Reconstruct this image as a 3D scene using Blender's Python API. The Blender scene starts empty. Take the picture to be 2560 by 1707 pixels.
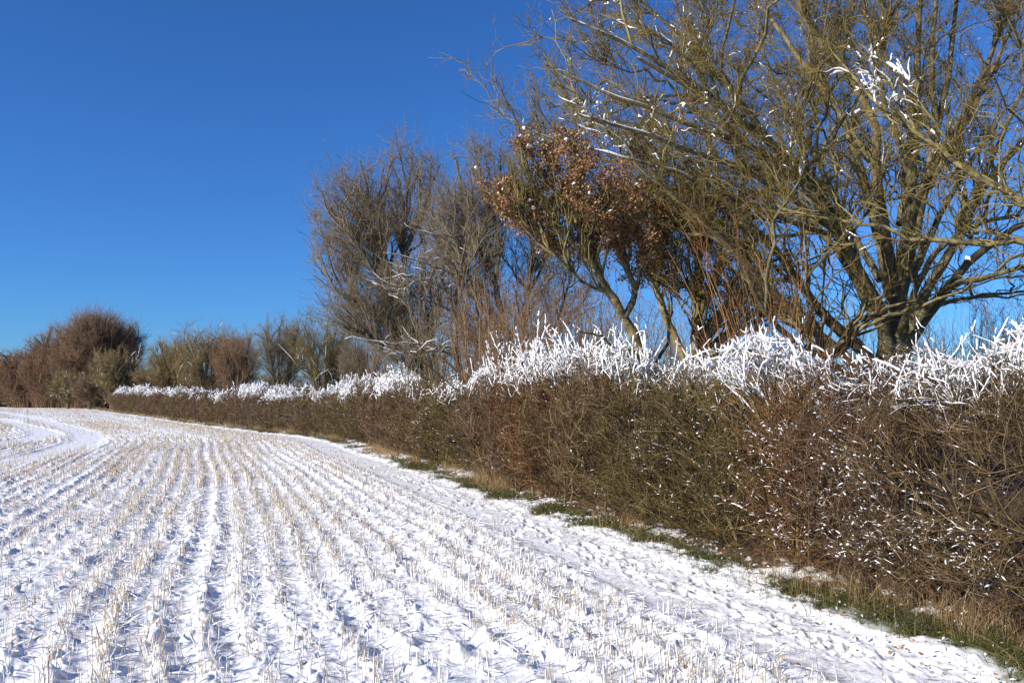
import bpy, math
import numpy as np
from mathutils import Vector, kdtree

sc = bpy.context.scene
COL = sc.collection
# ------------------------------------------------------------------ camera
F = 2133.0                       # focal length in pixels of the 2560 px wide photograph
CAMZ = 1.7
PITCH = math.atan((1000 - 853.5) / F)
cam = bpy.data.cameras.new('camera')
camo = bpy.data.objects.new('camera', cam)
COL.objects.link(camo)
camo.location = (0, 0, CAMZ)
camo.rotation_euler = (math.pi / 2 + PITCH, 0, 0)
cam.sensor_width = 36
cam.lens = 36 * F / 2560
cam.clip_start = 0.05
cam.clip_end = 9000
sc.camera = camo
# ------------------------------------------------------------------ sky and sun
SUN_AZ, SUN_EL = math.radians(238), math.radians(26)
w = bpy.data.worlds.new("World")
sc.world = w
w.use_nodes = True
nt = w.node_tree
sky = nt.nodes.new('ShaderNodeTexSky')
sky.sky_type = 'NISHITA'
sky.sun_disc = False
sky.sun_elevation = SUN_EL
sky.sun_rotation = SUN_AZ
sky.altitude = 0
sky.air_density = 1.0
sky.dust_density = 0.0
sky.ozone_density = 6.0
hs = nt.nodes.new('ShaderNodeMix')        # deep winter blue
hs.data_type = 'RGBA'
hs.blend_type = 'MULTIPLY'
hs.inputs[0].default_value = 1
hs.inputs[7].default_value = (.41, .77, 1.19, 1)
nt.links.new(sky.outputs[0], hs.inputs[6])
nt.links.new(hs.outputs[2], nt.nodes['Background'].inputs[0])
nt.nodes['Background'].inputs[1].default_value = 0.093
sun = bpy.data.lights.new('sun', 'SUN')
sun.energy = 5.0
sun.angle = math.radians(0.5)
sun.color = (1.0, 0.93, 0.83)
suno = bpy.data.objects.new('sun', sun)
COL.objects.link(suno)
to_sun = Vector((math.sin(SUN_AZ) * math.cos(SUN_EL), math.cos(SUN_AZ) * math.cos(SUN_EL), math.sin(SUN_EL)))
suno.rotation_euler = to_sun.to_track_quat('Z', 'Y').to_euler()
sc.view_settings.view_transform = 'Standard'
sc.view_settings.look = 'None'
sc.view_settings.gamma = 1
sc.view_settings.exposure = 0.35
sc.cycles.max_bounces = 6
sc.cycles.diffuse_bounces = 3
sc.cycles.glossy_bounces = 2
sc.cycles.use_adaptive_sampling = False

# ------------------------------------------------------------------ numeric helpers
CP, SP = math.cos(PITCH), math.sin(PITCH)


def W(px, py, d):
    """world point at distance d in front that the photograph shows at (px, py)"""
    a, b = (px - 1280) / F, (853.5 - py) / F
    dy, dz = CP - b * SP, SP + b * CP
    return np.array([a * d / dy, d, CAMZ + dz * d / dy])


def nrm(v):
    return v / np.maximum(np.linalg.norm(v, axis=-1, keepdims=True), 1e-9)


def h2(ix, iy, seed):
    with np.errstate(over='ignore'):
        n = ix.astype(np.int64).astype(np.uint32) * np.uint32(374761393) + iy.astype(np.int64).astype(np.uint32) * np.uint32(668265263) + np.uint32(seed * 974711 + 17)
        n = (n ^ (n >> np.uint32(13))) * np.uint32(1274126177)
        n = (n ^ (n >> np.uint32(16))) * np.uint32(2246822519)
        n = n ^ (n >> np.uint32(15))
    return n.astype(np.float64) / 4294967295.0


def n2(x, y, seed=0):
    x, y = np.asarray(x, float), np.asarray(y, float)
    ix, iy = np.floor(x), np.floor(y)
    fx, fy = x - ix, y - iy
    fx, fy = fx * fx * (3 - 2 * fx), fy * fy * (3 - 2 * fy)
    a, b = h2(ix, iy, seed), h2(ix + 1, iy, seed)
    c, d = h2(ix, iy + 1, seed), h2(ix + 1, iy + 1, seed)
    return (a + (b - a) * fx) * (1 - fy) + (c + (d - c) * fx) * fy


def fbm(x, y, seed=0, oc=3):
    s, a, t = 0, 1, 0
    for i in range(oc):
        s = s + a * n2(x * 2 ** i + 13.7 * i, y * 2 ** i + 7.1 * i, seed + i)
        t += a
        a *= .55
    return s / t


def n3(p, s, seed=0):
    """cheap 3-D variation in 0..1"""
    q = p * s
    return (n2(q[:, 0] + q[:, 2] * .7, q[:, 1] + q[:, 2] * .45, seed) + n2(q[:, 2] + q[:, 0] * .3, q[:, 1] - q[:, 0] * .5, seed + 5)) * .5


def sstep(a, b, x):
    t = np.clip((x - a) / (b - a), 0, 1)
    return t * t * (3 - 2 * t)


# ------------------------------------------------------------------ the line of the hedge foot
_HP = [(2900, 2050), (2560, 1605), (2373, 1546), (2177, 1513), (1959, 1448), (1698, 1350), (1469, 1285), (1230, 1207), (1034, 1150), (903, 1118), (850, 1092), (650, 1076), (430, 1047), (330, 1034), (250, 1023), (200, 1017)]
_hx, _hy = [], []
for px_, py_ in _HP:
    r = W(px_, py_, 1.0) - np.array([0, 0, CAMZ])
    k = CAMZ / -r[2]
    _hx.append(r[0] * k)
    _hy.append(k)
_hx, _hy = np.array(_hx), np.array(_hy)
_hx[0], _hy[0] = 4.55, 3.8
_yy = 12 * np.sinh(np.arange(-1.95, 4.75, .02))
_sl0 = (_hx[3] - _hx[0]) / (_hy[3] - _hy[0])
_sl1 = (_hx[-1] - _hx[-3]) / (_hy[-1] - _hy[-3])
_xx = np.interp(_yy, _hy, _hx)
_xx = np.where(_yy < _hy[0], _hx[0] + (_yy - _hy[0]) * -.42, _xx)
_xx = np.where(_yy > _hy[-1], _hx[-1] + (_yy - _hy[-1]) * _sl1, _xx)
# smooth it a little
for it in range(3):
    k = np.ones(11) / 11
    pad = np.concatenate([_xx[0] + (_xx[1] - _xx[0]) * np.arange(-5, 0), _xx, _xx[-1] + (_xx[-1] - _xx[-2]) * np.arange(1, 6)])
    _xx = np.convolve(pad, k, 'valid')
_dx = np.gradient(_xx, _yy)


def hx(y):
    return np.interp(y, _yy, _xx)


def hslope(y):
    return np.interp(y, _yy, _dx)


def uoff(x, y):
    """distance out into the field from the hedge foot"""
    return (hx(y) - x) / np.sqrt(1 + hslope(y) ** 2)


def tram(x, y):
    """0..1 inside the wheel tracks that loop on the left of the field"""
    out = np.zeros(np.shape(x))
    for pts in TR:
        d = np.full(np.shape(x), 1e9)
        for (a, b) in zip(pts[:-1], pts[1:]):
            ab = b - a
            t = np.clip(((x - a[0]) * ab[0] + (y - a[1]) * ab[1]) / (ab @ ab), 0, 1)
            d = np.minimum(d, np.hypot(x - a[0] - t * ab[0], y - a[1] - t * ab[1]))
        out = np.maximum(out, 1 - sstep(.45, .95, d))
    return out


def _flat(lst):
    o = []
    for px_, py_ in lst:
        r = W(px_, py_, 1.0) - np.array([0, 0, CAMZ])
        k = CAMZ / -r[2]
        o.append(np.array([r[0] * k, k]))
    return o


def catmull(P, n):
    P = np.asarray(P, float)
    Q = np.vstack([2 * P[0] - P[1], P, 2 * P[-1] - P[-2]])
    seg = np.linspace(0, len(P) - 1 - 1e-6, n)
    i = seg.astype(int)
    t = (seg - i)[:, None]
    a, b, c, d = Q[i], Q[i + 1], Q[i + 2], Q[i + 3]
    return .5 * (2 * b + (c - a) * t + (2 * a - 5 * b + 4 * c - d) * t * t + (3 * b - a - 3 * c + d) * t ** 3)


TR = []
for l_ in ([(-160, 1178), (40, 1146), (150, 1124), (215, 1100), (200, 1078), (110, 1052), (0, 1031), (-90, 1022)],
           [(-200, 1130), (0, 1107), (90, 1093), (112, 1084), (70, 1066), (-30, 1043), (-120, 1032)]):
    c_ = catmull(_flat(l_), 26)
    TR.append([p for p in c_])


def base_h(x, y):
    u = uoff(x, y)
    z = .10 * (fbm(x * .12, y * .12, 3, 2) - .5) * sstep(3, 12, np.hypot(x, y))
    z = z + .09 * sstep(.5, -.9, u)                       # low bank under the hedge
    path = sstep(.65, .85, u) * (1 - sstep(1.6, 1.95, u))
    z = z - .035 * path
    return z, u, path


def ground(x, y):
    z, u, path = base_h(x, y)
    field = sstep(1.6, 2.1, u)
    verge = 1 - sstep(.6, .9, u)
    uu = u + .05 * (n2(x * .8, y * .8, 60) - .5)
    k = np.floor(uu / ROW)
    fr = uu / ROW - k                                     # 0..1 across one drill row
    dep = h2(k, k * 0, 61) ** 2 * (.35 + .9 * n2(k * 1.7, y * .45, 62))
    tr_ = np.sin(math.pi * fr) ** 1.6
    t = tram(x, y)
    rough = field * (1 - .85 * t)
    z = z - rough * (.029 * dep + .005) * tr_ * (.45 + .8 * n2(x * 1.6, y * .9, 63))
    ridge = 1 - tr_
    z = z + rough * .035 * (fbm(x * 2.2, y * 2.2, 11, 2) - .5)
    # snow draped over lying straw and clods
    wx, wy = x + .05 * n2(x * 5, y * 5, 50), y + .05 * n2(x * 5, y * 5, 51)
    for s_, a_, sd in ((6, .020, 21), (12, .022, 22), (24, .012, 23)):
        v = n2(wx * s_, wy * s_, sd)
        v = sstep(.45, .85, v)
        z = z + (rough * a_ * (.55 + .75 * ridge) + path * a_ * .22 + verge * a_ * .6) * v * (.4 + 1.2 * n2(x * 1.3, y * 1.3, sd + 9))
    z = z + verge * .06 * (fbm(x * 4, y * 4, 31, 3) - .5)
    z = z - .04 * t * field
    return z


ROW = .31


def gz(x, y):
    return ground(np.asarray(x, float), np.asarray(y, float))


# ------------------------------------------------------------------ materials
def newmat(name, rough=.8, spec=.2):
    m = bpy.data.materials.new(name)
    m.use_nodes = True
    b = m.node_tree.nodes['Principled BSDF']
    b.inputs['Roughness'].default_value = rough
    b.inputs['Specular IOR Level'].default_value = spec
    return m, m.node_tree, b


def ramp(nt_, stops):
    r = nt_.nodes.new('ShaderNodeValToRGB')
    e = r.color_ramp.elements
    while len(e) < len(stops):
        e.new(.5)
    for k, (p, c) in zip(e, stops):
        k.position = p
        k.color = (*c, 1)
    return r


def mat_tint(name, cols, rough=.85, spec=.15, noise=None, trans=0):
    """colour picked along a ramp by the per-twig tint of the mesh"""
    m, t, b = newmat(name, rough, spec)
    a = t.nodes.new('ShaderNodeAttribute')
    a.attribute_name = 'tint'
    n = len(cols)
    r = ramp(t, [(i / (n - 1), c) for i, c in enumerate(cols)])
    t.links.new(a.outputs['Fac'], r.inputs[0])
    out = r.outputs[0]
    if noise:
        sc_, col2, thr = noise
        tc = t.nodes.new('ShaderNodeTexCoord')
        nz = t.nodes.new('ShaderNodeTexNoise')
        nz.inputs['Scale'].default_value = sc_
        nz.inputs['Detail'].default_value = 5
        nz.inputs['Roughness'].default_value = .65
        t.links.new(tc.outputs['Object'], nz.inputs['Vector'])
        rr = ramp(t, [(thr - .07, (0, 0, 0)), (thr + .07, (1, 1, 1))])
        t.links.new(nz.outputs['Fac'], rr.inputs[0])
        mx = t.nodes.new('ShaderNodeMix')
        mx.data_type = 'RGBA'
        t.links.new(rr.outputs[0], mx.inputs[0])
        t.links.new(out, mx.inputs[6])
        mx.inputs[7].default_value = (*col2, 1)
        out = mx.outputs[2]
        bp = t.nodes.new('ShaderNodeBump')
        bp.inputs['Strength'].default_value = .6
        bp.inputs['Distance'].default_value = .02
        nz2 = t.nodes.new('ShaderNodeTexNoise')
        nz2.inputs['Scale'].default_value = 22
        nz2.inputs['Detail'].default_value = 4
        t.links.new(tc.outputs['Object'], nz2.inputs['Vector'])
        t.links.new(nz2.outputs['Fac'], bp.inputs['Height'])
        t.links.new(bp.outputs[0], b.inputs['Normal'])
    t.links.new(out, b.inputs['Base Color'])
    return m


def mat_snow(name='snow', scale=40, dist=.01):
    m, t, b = newmat(name, .55, .3)
    b.inputs['Base Color'].default_value = (.90, .90, .90, 1)
    tc = t.nodes.new('ShaderNodeTexCoord')
    nz = t.nodes.new('ShaderNodeTexNoise')
    nz.inputs['Scale'].default_value = scale
    nz.inputs['Detail'].default_value = 4
    bp = t.nodes.new('ShaderNodeBump')
    bp.inputs['Strength'].default_value = .5
    bp.inputs['Distance'].default_value = dist
    t.links.new(tc.outputs['Object'], nz.inputs['Vector'])
    t.links.new(nz.outputs['Fac'], bp.inputs['Height'])
    t.links.new(bp.outputs[0], b.inputs['Normal'])
    return m


SNOW = mat_snow()
HEDGE_MATS = {
    'olive': mat_tint('hedge_twigs_olive', [(.030, .021, .010), (.095, .066, .025), (.165, .118, .045), (.31, .24, .11)]),
    'brown': mat_tint('hedge_twigs_brown', [(.030, .019, .011), (.11, .068, .034), (.20, .132, .066), (.38, .28, .15)]),
    'plum': mat_tint('hedge_twigs_plum', [(.034, .020, .014), (.115, .066, .042), (.19, .118, .07), (.36, .26, .15)]),
    'orange': mat_tint('hedge_twigs_orange', [(.035, .018, .010), (.125, .058, .027), (.22, .11, .047), (.38, .24, .11)]),
}
BARK_OLIVE = mat_tint('bark_olive', [(.075, .058, .034), (.16, .125, .06), (.235, .19, .09)], noise=(8, (.25, .235, .15), .56))
BARK_MOSS = mat_tint('bark_moss', [(.10, .08, .04), (.22, .18, .07), (.32, .27, .11)], noise=(9, (.09, .075, .05), .52))
BARK_GREY = mat_tint('bark_grey', [(.06, .05, .04), (.13, .105, .07), (.19, .155, .09)], noise=(6, (.22, .21, .15), .60))
TWIG_OLIVE = mat_tint('twigs_olive', [(.05, .034, .018), (.15, .113, .038), (.29, .235, .08), (.19, .10, .058)])
TWIG_GREY = mat_tint('twigs_grey', [(.09, .068, .048), (.19, .15, .095), (.28, .23, .14), (.27, .17, .11)])
TWIG_RED = mat_tint('twigs_red', [(.11, .065, .04), (.24, .145, .08), (.32, .20, .11), (.33, .24, .14)])
TWIG_ORANGE = mat_tint('twigs_orange', [(.10, .04, .02), (.26, .11, .045), (.38, .19, .075), (.46, .30, .13)])
TWIG_FAR = mat_tint('twigs_far', [(.10, .058, .04), (.21, .127, .08), (.29, .185, .11), (.31, .22, .13)])
TWIG_FAROL = mat_tint('twigs_far_olive', [(.10, .07, .035), (.22, .16, .07), (.31, .24, .11), (.33, .20, .11)])
LEAF = mat_tint('dead_leaves', [(.07, .035, .018), (.20, .10, .043), (.36, .20, .09), (.54, .35, .18)], rough=.7)
STRAW = mat_tint('straw', [(.17, .12, .07), (.36, .27, .16), (.52, .41, .26), (.68, .58, .42)], rough=.6)
DRYGRASS = mat_tint('dry_grass', [(.16, .09, .045), (.32, .20, .095), (.47, .33, .17), (.60, .47, .28)], rough=.7)
GREEN = mat_tint('green_grass', [(.025, .027, .010), (.06, .07, .02), (.12, .12, .035), (.34, .25, .12)], rough=.6)


# ------------------------------------------------------------------ mesh building
class MB:
    def __init__(s):
        s.V, s.Fq, s.T, s.n = [], [], [], 0

    def add(s, V, Fq, T):
        s.V.append(V.reshape(-1, 3))
        s.Fq.append(Fq + s.n)
        s.T.append(T.reshape(-1))
        s.n += V.reshape(-1, 3).shape[0]

    def tubes(s, P, R, k=3, tint=None, lump=0, rng=None):
        """P (N,S,3), R (N,S): every row a tapering tube with k sides"""
        N, S = R.shape
        if N == 0:
            return
        T = np.empty_like(P)
        T[:, 1:-1] = P[:, 2:] - P[:, :-2]
        T[:, 0] = P[:, 1] - P[:, 0]
        T[:, -1] = P[:, -1] - P[:, -2]
        T = nrm(T)
        ch = nrm(P[:, -1] - P[:, 0])
        ref = np.where(np.abs(ch[:, 2:3]) > .8, np.array([[1., .2, 0]]), np.array([[0., 0, 1]]))
        ref = np.repeat(ref[:, None, :], S, 1)
        A = nrm(np.cross(T, ref))
        B = np.cross(T, A)
        a = np.arange(k) * 2 * math.pi / k
        ca, sa = np.cos(a), np.sin(a)
        RR = R[:, :, None]
        if lump and rng is not None:
            RR = RR * (1 + lump * (rng.random((N, S, k)) - .5))
        else:
            RR = np.repeat(RR, k, 2)
        V = P[:, :, None, :] + RR[..., None] * (A[:, :, None, :] * ca[None, None, :, None] + B[:, :, None, :] * sa[None, None, :, None])
        i = np.arange(N)[:, None, None] * S * k
        j = np.arange(S - 1)[None, :, None] * k
        q = np.arange(k)[None, None, :]
        q2 = (q + 1) % k
        Fq = np.stack([i + j + q, i + j + q2, i + j + k + q2, i + j + k + q], -1).reshape(-1, 4)
        if tint is None:
            tint = np.full(N, .5)
        s.add(V, Fq, np.repeat(tint, S * k))

    def quads(s, C, U, Vv, tint):
        """flat leaves: centre C, half axes U, Vv"""
        N = len(C)
        V = np.stack([C - U, C - Vv * .8, C + U, C + Vv], 1)
        V[:, 1] += np.cross(U, Vv) * 6
        V[:, 3] += np.cross(U, Vv) * 6
        Fq = np.arange(N * 4).reshape(N, 4)
        s.add(V, Fq, np.repeat(tint, 4))

    def build(s, name, mat, parent=None, smooth=True):
        if not s.V:
            return None
        V = np.concatenate(s.V)
        Fq = np.concatenate(s.Fq)
        T = np.concatenate(s.T)
        if parent is not None:
            V = V - np.array(parent.location)
        return mesh_obj(name, V, Fq, mat, parent, T, smooth)


def mesh_obj(name, V, Fq, mat, parent=None, T=None, smooth=True, attrs=None):
    me = bpy.data.meshes.new(name)
    me.vertices.add(len(V))
    me.vertices.foreach_set('co', V.astype(np.float32).ravel())
    me.loops.add(len(Fq) * 4)
    me.loops.foreach_set('vertex_index', Fq.astype(np.int32).ravel())
    me.polygons.add(len(Fq))
    me.polygons.foreach_set('loop_start', (np.arange(len(Fq)) * 4).astype(np.int32))
    me.polygons.foreach_set('use_smooth', np.full(len(Fq), smooth))
    A = dict(attrs or {})
    if T is not None:
        A['tint'] = T
    for k_, v_ in A.items():
        at = me.attributes.new(k_, 'FLOAT', 'POINT')
        at.data.foreach_set('value', np.clip(v_, 0, 1).astype(np.float32))
    me.update()
    me.materials.append(mat)
    o = bpy.data.objects.new(name, me)
    COL.objects.link(o)
    if parent is not None:
        o.parent = parent
    return o


def tag(o, label=None, cat=None, group=None, kind=None):
    if label:
        o['label'] = label
    if cat:
        o['category'] = cat
    if group:
        o['group'] = group
    if kind:
        o['kind'] = kind
    return o


def empty(name, loc):
    o = bpy.data.objects.new(name, None)
    COL.objects.link(o)
    o.location = tuple(float(v) for v in loc)
    o.empty_display_size = .2
    return o


# ------------------------------------------------------------------ growth
class Skel:
    def __init__(s):
        s.p, s.d, s.r = [], [], []

    def put(s, P, R):
        T = np.empty_like(P)
        T[:, :-1] = P[:, 1:] - P[:, :-1]
        T[:, -1] = T[:, -2]
        s.p.append(P.reshape(-1, 3))
        s.d.append(nrm(T).reshape(-1, 3))
        s.r.append(R.reshape(-1))

    def cat(s):
        s.P, s.D, s.R = np.concatenate(s.p), np.concatenate(s.d), np.concatenate(s.r)


def nearest(pts, q):
    t = kdtree.KDTree(len(pts))
    for i, p in enumerate(pts.tolist()):
        t.insert(p, i)
    t.balance()
    f = t.find
    return np.array([f(x)[1] for x in q.tolist()], int)


def twigs(rng, sk, tgt, g, L, r0, r1, S, up=.0, wob=.06, stiff=.45, maxlen=2.2, side=.9):
    """grow one curved shoot to every target from the skeleton behind it"""
    q = tgt - g * L[:, None] if np.ndim(L) else tgt - g * L
    idx = nearest(sk.P, q)
    P0, D, R = sk.P[idx], sk.D[idx], sk.R[idx]
    ch = tgt - P0
    ln = np.linalg.norm(ch, axis=1)
    Lm = np.mean(L)
    ok = (ln > .15 * Lm) & (ln < maxlen * Lm)
    P0, D, R, ch, ln, tgt = P0[ok], D[ok], R[ok], ch[ok], ln[ok], tgt[ok]
    N = len(ln)
    if N == 0:
        return np.zeros((0, S, 3)), np.zeros((0, S))
    P1 = P0 + (D * side + nrm(ch) * (1 - side * .5)) * (ln * stiff)[:, None] - np.array([0, 0, up]) * ln[:, None]
    t = np.linspace(0, 1, S)[None, :, None]
    P = (1 - t) ** 2 * P0[:, None] + 2 * t * (1 - t) * P1[:, None] + t * t * tgt[:, None]
    nz = rng.normal(0, 1, (N, S, 3)) * (wob * ln)[:, None, None]
    nz[:, 0] = 0
    P = P + nz * (.35 + .65 * np.sin(np.pi * t))
    rb = np.minimum(r0 * np.clip(ln / Lm, .5, 1.5) * rng.uniform(.7, 1.3, N), R * .85 + r1 * .3)
    tt = np.linspace(0, 1, S)[None]
    Rr = rb[:, None] * (1 - tt) ** .8 + r1 * tt
    return P, Rr


def snow_tubes(mb, rng, P, R, rs, k=5, lump=.7, lift=.8):
    """a lumpy ridge of snow lying along the upper side of each shoot"""
    N, S = R.shape
    if N == 0:
        return
    rs = np.broadcast_to(np.asarray(rs).reshape(-1, 1), (N, 1))
    t = np.linspace(0, 1, S)[None]
    prof = np.clip(np.minimum(t * 5 + .35, (1 - t) * 5 + .55), 0, 1)
    r = rs * prof * rng.uniform(.55, 1.35, (N, S))
    Q = P.copy()
    Q[..., 2] += R * .5 + r * lift
    # closed ends
    Qa = np.concatenate([Q[:, :1] + (Q[:, :1] - Q[:, 1:2]) * .15, Q, Q[:, -1:] + (Q[:, -1:] - Q[:, -2:-1]) * .15], 1)
    ra = np.concatenate([r[:, :1] * .1, r, r[:, -1:] * .1], 1)
    mb.tubes(Qa, ra, k, lump=lump, rng=rng)


def sprout(rng, sk, n, L, r0, r1, S, spread=.6, up=.2, wob=.02, pick=None):
    """side shoots leaving random points of the skeleton"""
    if pick is not None:
        p = pick(sk.P)
        idx = rng.choice(len(p), n, p=p / p.sum())
    else:
        idx = rng.integers(0, len(sk.P), n)
    A, D, R = sk.P[idx], sk.D[idx], sk.R[idx]
    ln = L * rng.gamma(3.5, 1 / 3.5, n)
    T = nrm(D + rng.normal(0, spread, (n, 3)) + [0, 0, up])
    B = A + T * ln[:, None]
    C = A + nrm(D * .6 + T) * (ln * .5)[:, None]
    t = np.linspace(0, 1, S)[None, :, None]
    P = (1 - t) ** 2 * A[:, None] + 2 * t * (1 - t) * C[:, None] + t * t * B[:, None]
    P = P + np.array([0, 0, 1.]) * (t ** 2) * (ln * .12)[:, None, None]
    nz = rng.normal(0, 1, (n, S, 3)) * (wob * ln)[:, None, None]
    nz[:, 0] = 0
    P = P + nz
    rb = np.minimum(r0 * rng.uniform(.7, 1.3, n), R * .8 + r1 * .3)
    tt = np.linspace(0, 1, S)[None]
    return P, rb[:, None] * (1 - tt) ** .8 + r1 * tt


def part_of(rng, P, R, lo=.25, hi=.7, S=6):
    """a random stretch of every polyline, resampled"""
    N, K = R.shape
    f = rng.uniform(lo, hi, N)
    a = rng.random(N) * (1 - f)
    q = (a[:, None] + np.linspace(0, 1, S)[None] * f[:, None]) * (K - 1)
    i = np.minimum(q.astype(int), K - 2)
    w_ = q - i
    n = np.arange(N)[:, None]
    return P[n, i] * (1 - w_[..., None]) + P[n, i + 1] * w_[..., None], R[n, i] * (1 - w_) + R[n, i + 1] * w_


# ------------------------------------------------------------------ GROUND
def build_ground():
    a = [0.]
    step = math.radians(.055)
    while a[-1] < math.radians(37):
        a.append(a[-1] + step)
    st = step
    while a[-1] < math.pi:
        st = min(st * 1.25, math.radians(4))
        a.append(a[-1] + st)
    a = np.array(a[:-1])
    a = np.unique(np.round(np.concatenate([a, -a]), 9))
    rr = [.01, .5, 1., 1.6, 2.2, 2.8, 3.3, 3.6]
    while rr[-1] < 280:
        rr.append(rr[-1] * 1.0036 if rr[-1] < 90 else rr[-1] * 1.008)
    while rr[-1] < 6000:
        rr.append(rr[-1] * 1.25)
    rr = np.array(rr)
    NA, NR = len(a), len(rr)
    X = rr[:, None] * np.sin(a)[None]
    Y = rr[:, None] * np.cos(a)[None]
    x, y = X.ravel(), Y.ravel()
    z = gz(x, y)
    far = np.hypot(x, y)
    rg = np.random.default_rng(77)
    up = uoff(x, y)
    ids = np.nonzero((up > .7) & (up < 1.75) & (far < 24) & (y > 3))[0]
    px_, py_, dz = x[ids], y[ids], np.zeros(len(ids))
    for k in range(230):
        cy = 4 + 19 * rg.random() ** 1.3
        cu = rg.normal(1.2, .18)
        cx = hx(cy) - cu * math.sqrt(1 + hslope(cy) ** 2)
        an = math.atan2(1, hslope(cy)) + rg.normal(0, .2)
        ex, ey = (px_ - cx) * math.cos(an) + (py_ - cy) * math.sin(an), -(px_ - cx) * math.sin(an) + (py_ - cy) * math.cos(an)
        q = np.sqrt((ex / .15) ** 2 + (ey / (.05 + .012 * np.sign(ex))) ** 2)
        dz -= .016 * (1 - sstep(.75, 1.1, q)) - .006 * np.exp(-((q - 1.25) / .2) ** 2)
    z[ids] += np.maximum(dz, -.03)
    z = z * (1 - sstep(300, 500, far)) - 6 * sstep(330, 1500, far)
    u = uoff(x, y)
    # what shows on top: snow, grass, litter
    path = sstep(.62, .9, u) * (1 - sstep(1.4, 2.0, u))
    field = sstep(1.2, 1.9, u)
    vn = fbm(x * 1.1, y * 1.1, 41, 3) + .35 * (n2(x * 9, y * 9, 44) - .5) + .25 * (n2(x * 25, y * 25, 45) - .5)
    grass = sstep(.1, .3, u) * (1 - sstep(.52, .75, u + .35 * (n2(x * 1.7, y * 1.7, 46) - .5)))
    vsn = sstep(.51, .60, vn) * (u > -.3) + 0.0
    snow = np.where(u > .9, 1, 0) + (1 - np.where(u > .9, 1, 0)) * np.maximum(vsn, sstep(.50, .70, u + .45 * (n2(x * 1.7, y * 1.7, 46) - .5)))
    snow = snow * sstep(-.6, -.1, u) + .8 * sstep(-60, -80, u) * sstep(.4, .5, vn)
    # specks where feet have worn the path
    pn = n2(x * 22, y * 34, 47) * .6 + n2(x * 48, y * 60, 48) * .4
    pw = path * (1 - sstep(1.2, 1.7, u) * .5)
    snow = snow - pw * sstep(.61, .75, pn + .14 * (n2(x * 1.5, y * 1.5, 49) - .5)) * .7
    snow = snow - field * sstep(.76, .84, n2(x * 11, y * 11, 52) * .6 + n2(x * 30, y * 30, 53) * .4) * .5
    # straw litter in the snow, thick in long patches, more with distance since the stalks stand denser there than modelled
    st = fbm(u * .9, y * .10 + u * .05, 55, 3)
    st2 = n2(x * 6, y * 6, 56) * .5 + n2(x * 17, y * 17, 57) * .5
    litter = field * sstep(.42, .66, st) * sstep(.35, .8, st2) * sstep(10, 38, far) * .95
    tr = tram(x, y)
    litter = litter * (1 - tr)
    i = np.arange(NR - 1)[:, None] * NA
    j = np.arange(NA)[None]
    j2 = (j + 1) % NA
    Fq = np.stack([i + j, i + NA + j, i + NA + j2, i + j2], -1).reshape(-1, 4)[:, ::-1]
    m, t, b = newmat('ground', .6, .25)
    L = t.links

    def attr(n):
        q = t.nodes.new('ShaderNodeAttribute')
        q.attribute_name = n
        return q.outputs['Fac']

    def mix(f, c1, c2):
        q = t.nodes.new('ShaderNodeMix')
        q.data_type = 'RGBA'
        if hasattr(f, 'links'):
            L.new(f, q.inputs[0])
        else:
            q.inputs[0].default_value = f
        for s_, c in ((6, c1), (7, c2)):
            if hasattr(c, 'links'):
                L.new(c, q.inputs[s_])
            else:
                q.inputs[s_].default_value = (*c, 1)
        return q.outputs[2]
    tc = t.nodes.new('ShaderNodeTexCoord')
    nz = t.nodes.new('ShaderNodeTexNoise')
    nz.inputs['Scale'].default_value = 14
    nz.inputs['Detail'].default_value = 6
    L.new(tc.outputs['Object'], nz.inputs['Vector'])
    soil = ramp(t, [(.3, (.045, .03, .018)), (.5, (.10, .065, .035)), (.7, (.19, .12, .06))])
    gr = ramp(t, [(.3, (.03, .04, .014)), (.5, (.07, .10, .025)), (.7, (.13, .15, .05))])
    L.new(nz.outputs['Fac'], soil.inputs[0])
    L.new(nz.outputs['Fac'], gr.inputs[0])
    c = mix(attr('grass'), soil.outputs[0], gr.outputs[0])
    c = mix(attr('snow'), c, (.90, .90, .89))
    c = mix(attr('litter'), c, (.50, .37, .22))
    L.new(c, b.inputs['Base Color'])
    bp = t.nodes.new('ShaderNodeBump')
    nb = t.nodes.new('ShaderNodeTexNoise')
    nb.inputs['Scale'].default_value = 45
    nb.inputs['Detail'].default_value = 5
    L.new(tc.outputs['Object'], nb.inputs['Vector'])
    bp.inputs['Strength'].default_value = .5
    bp.inputs['Distance'].default_value = .012
    L.new(nb.outputs['Fac'], bp.inputs['Height'])
    L.new(bp.outputs[0], b.inputs['Normal'])
    o = mesh_obj('ground', np.stack([x, y, z], 1), Fq, m, attrs=dict(snow=snow, grass=grass, litter=litter))
    tag(o, kind='structure')


build_ground()


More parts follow.
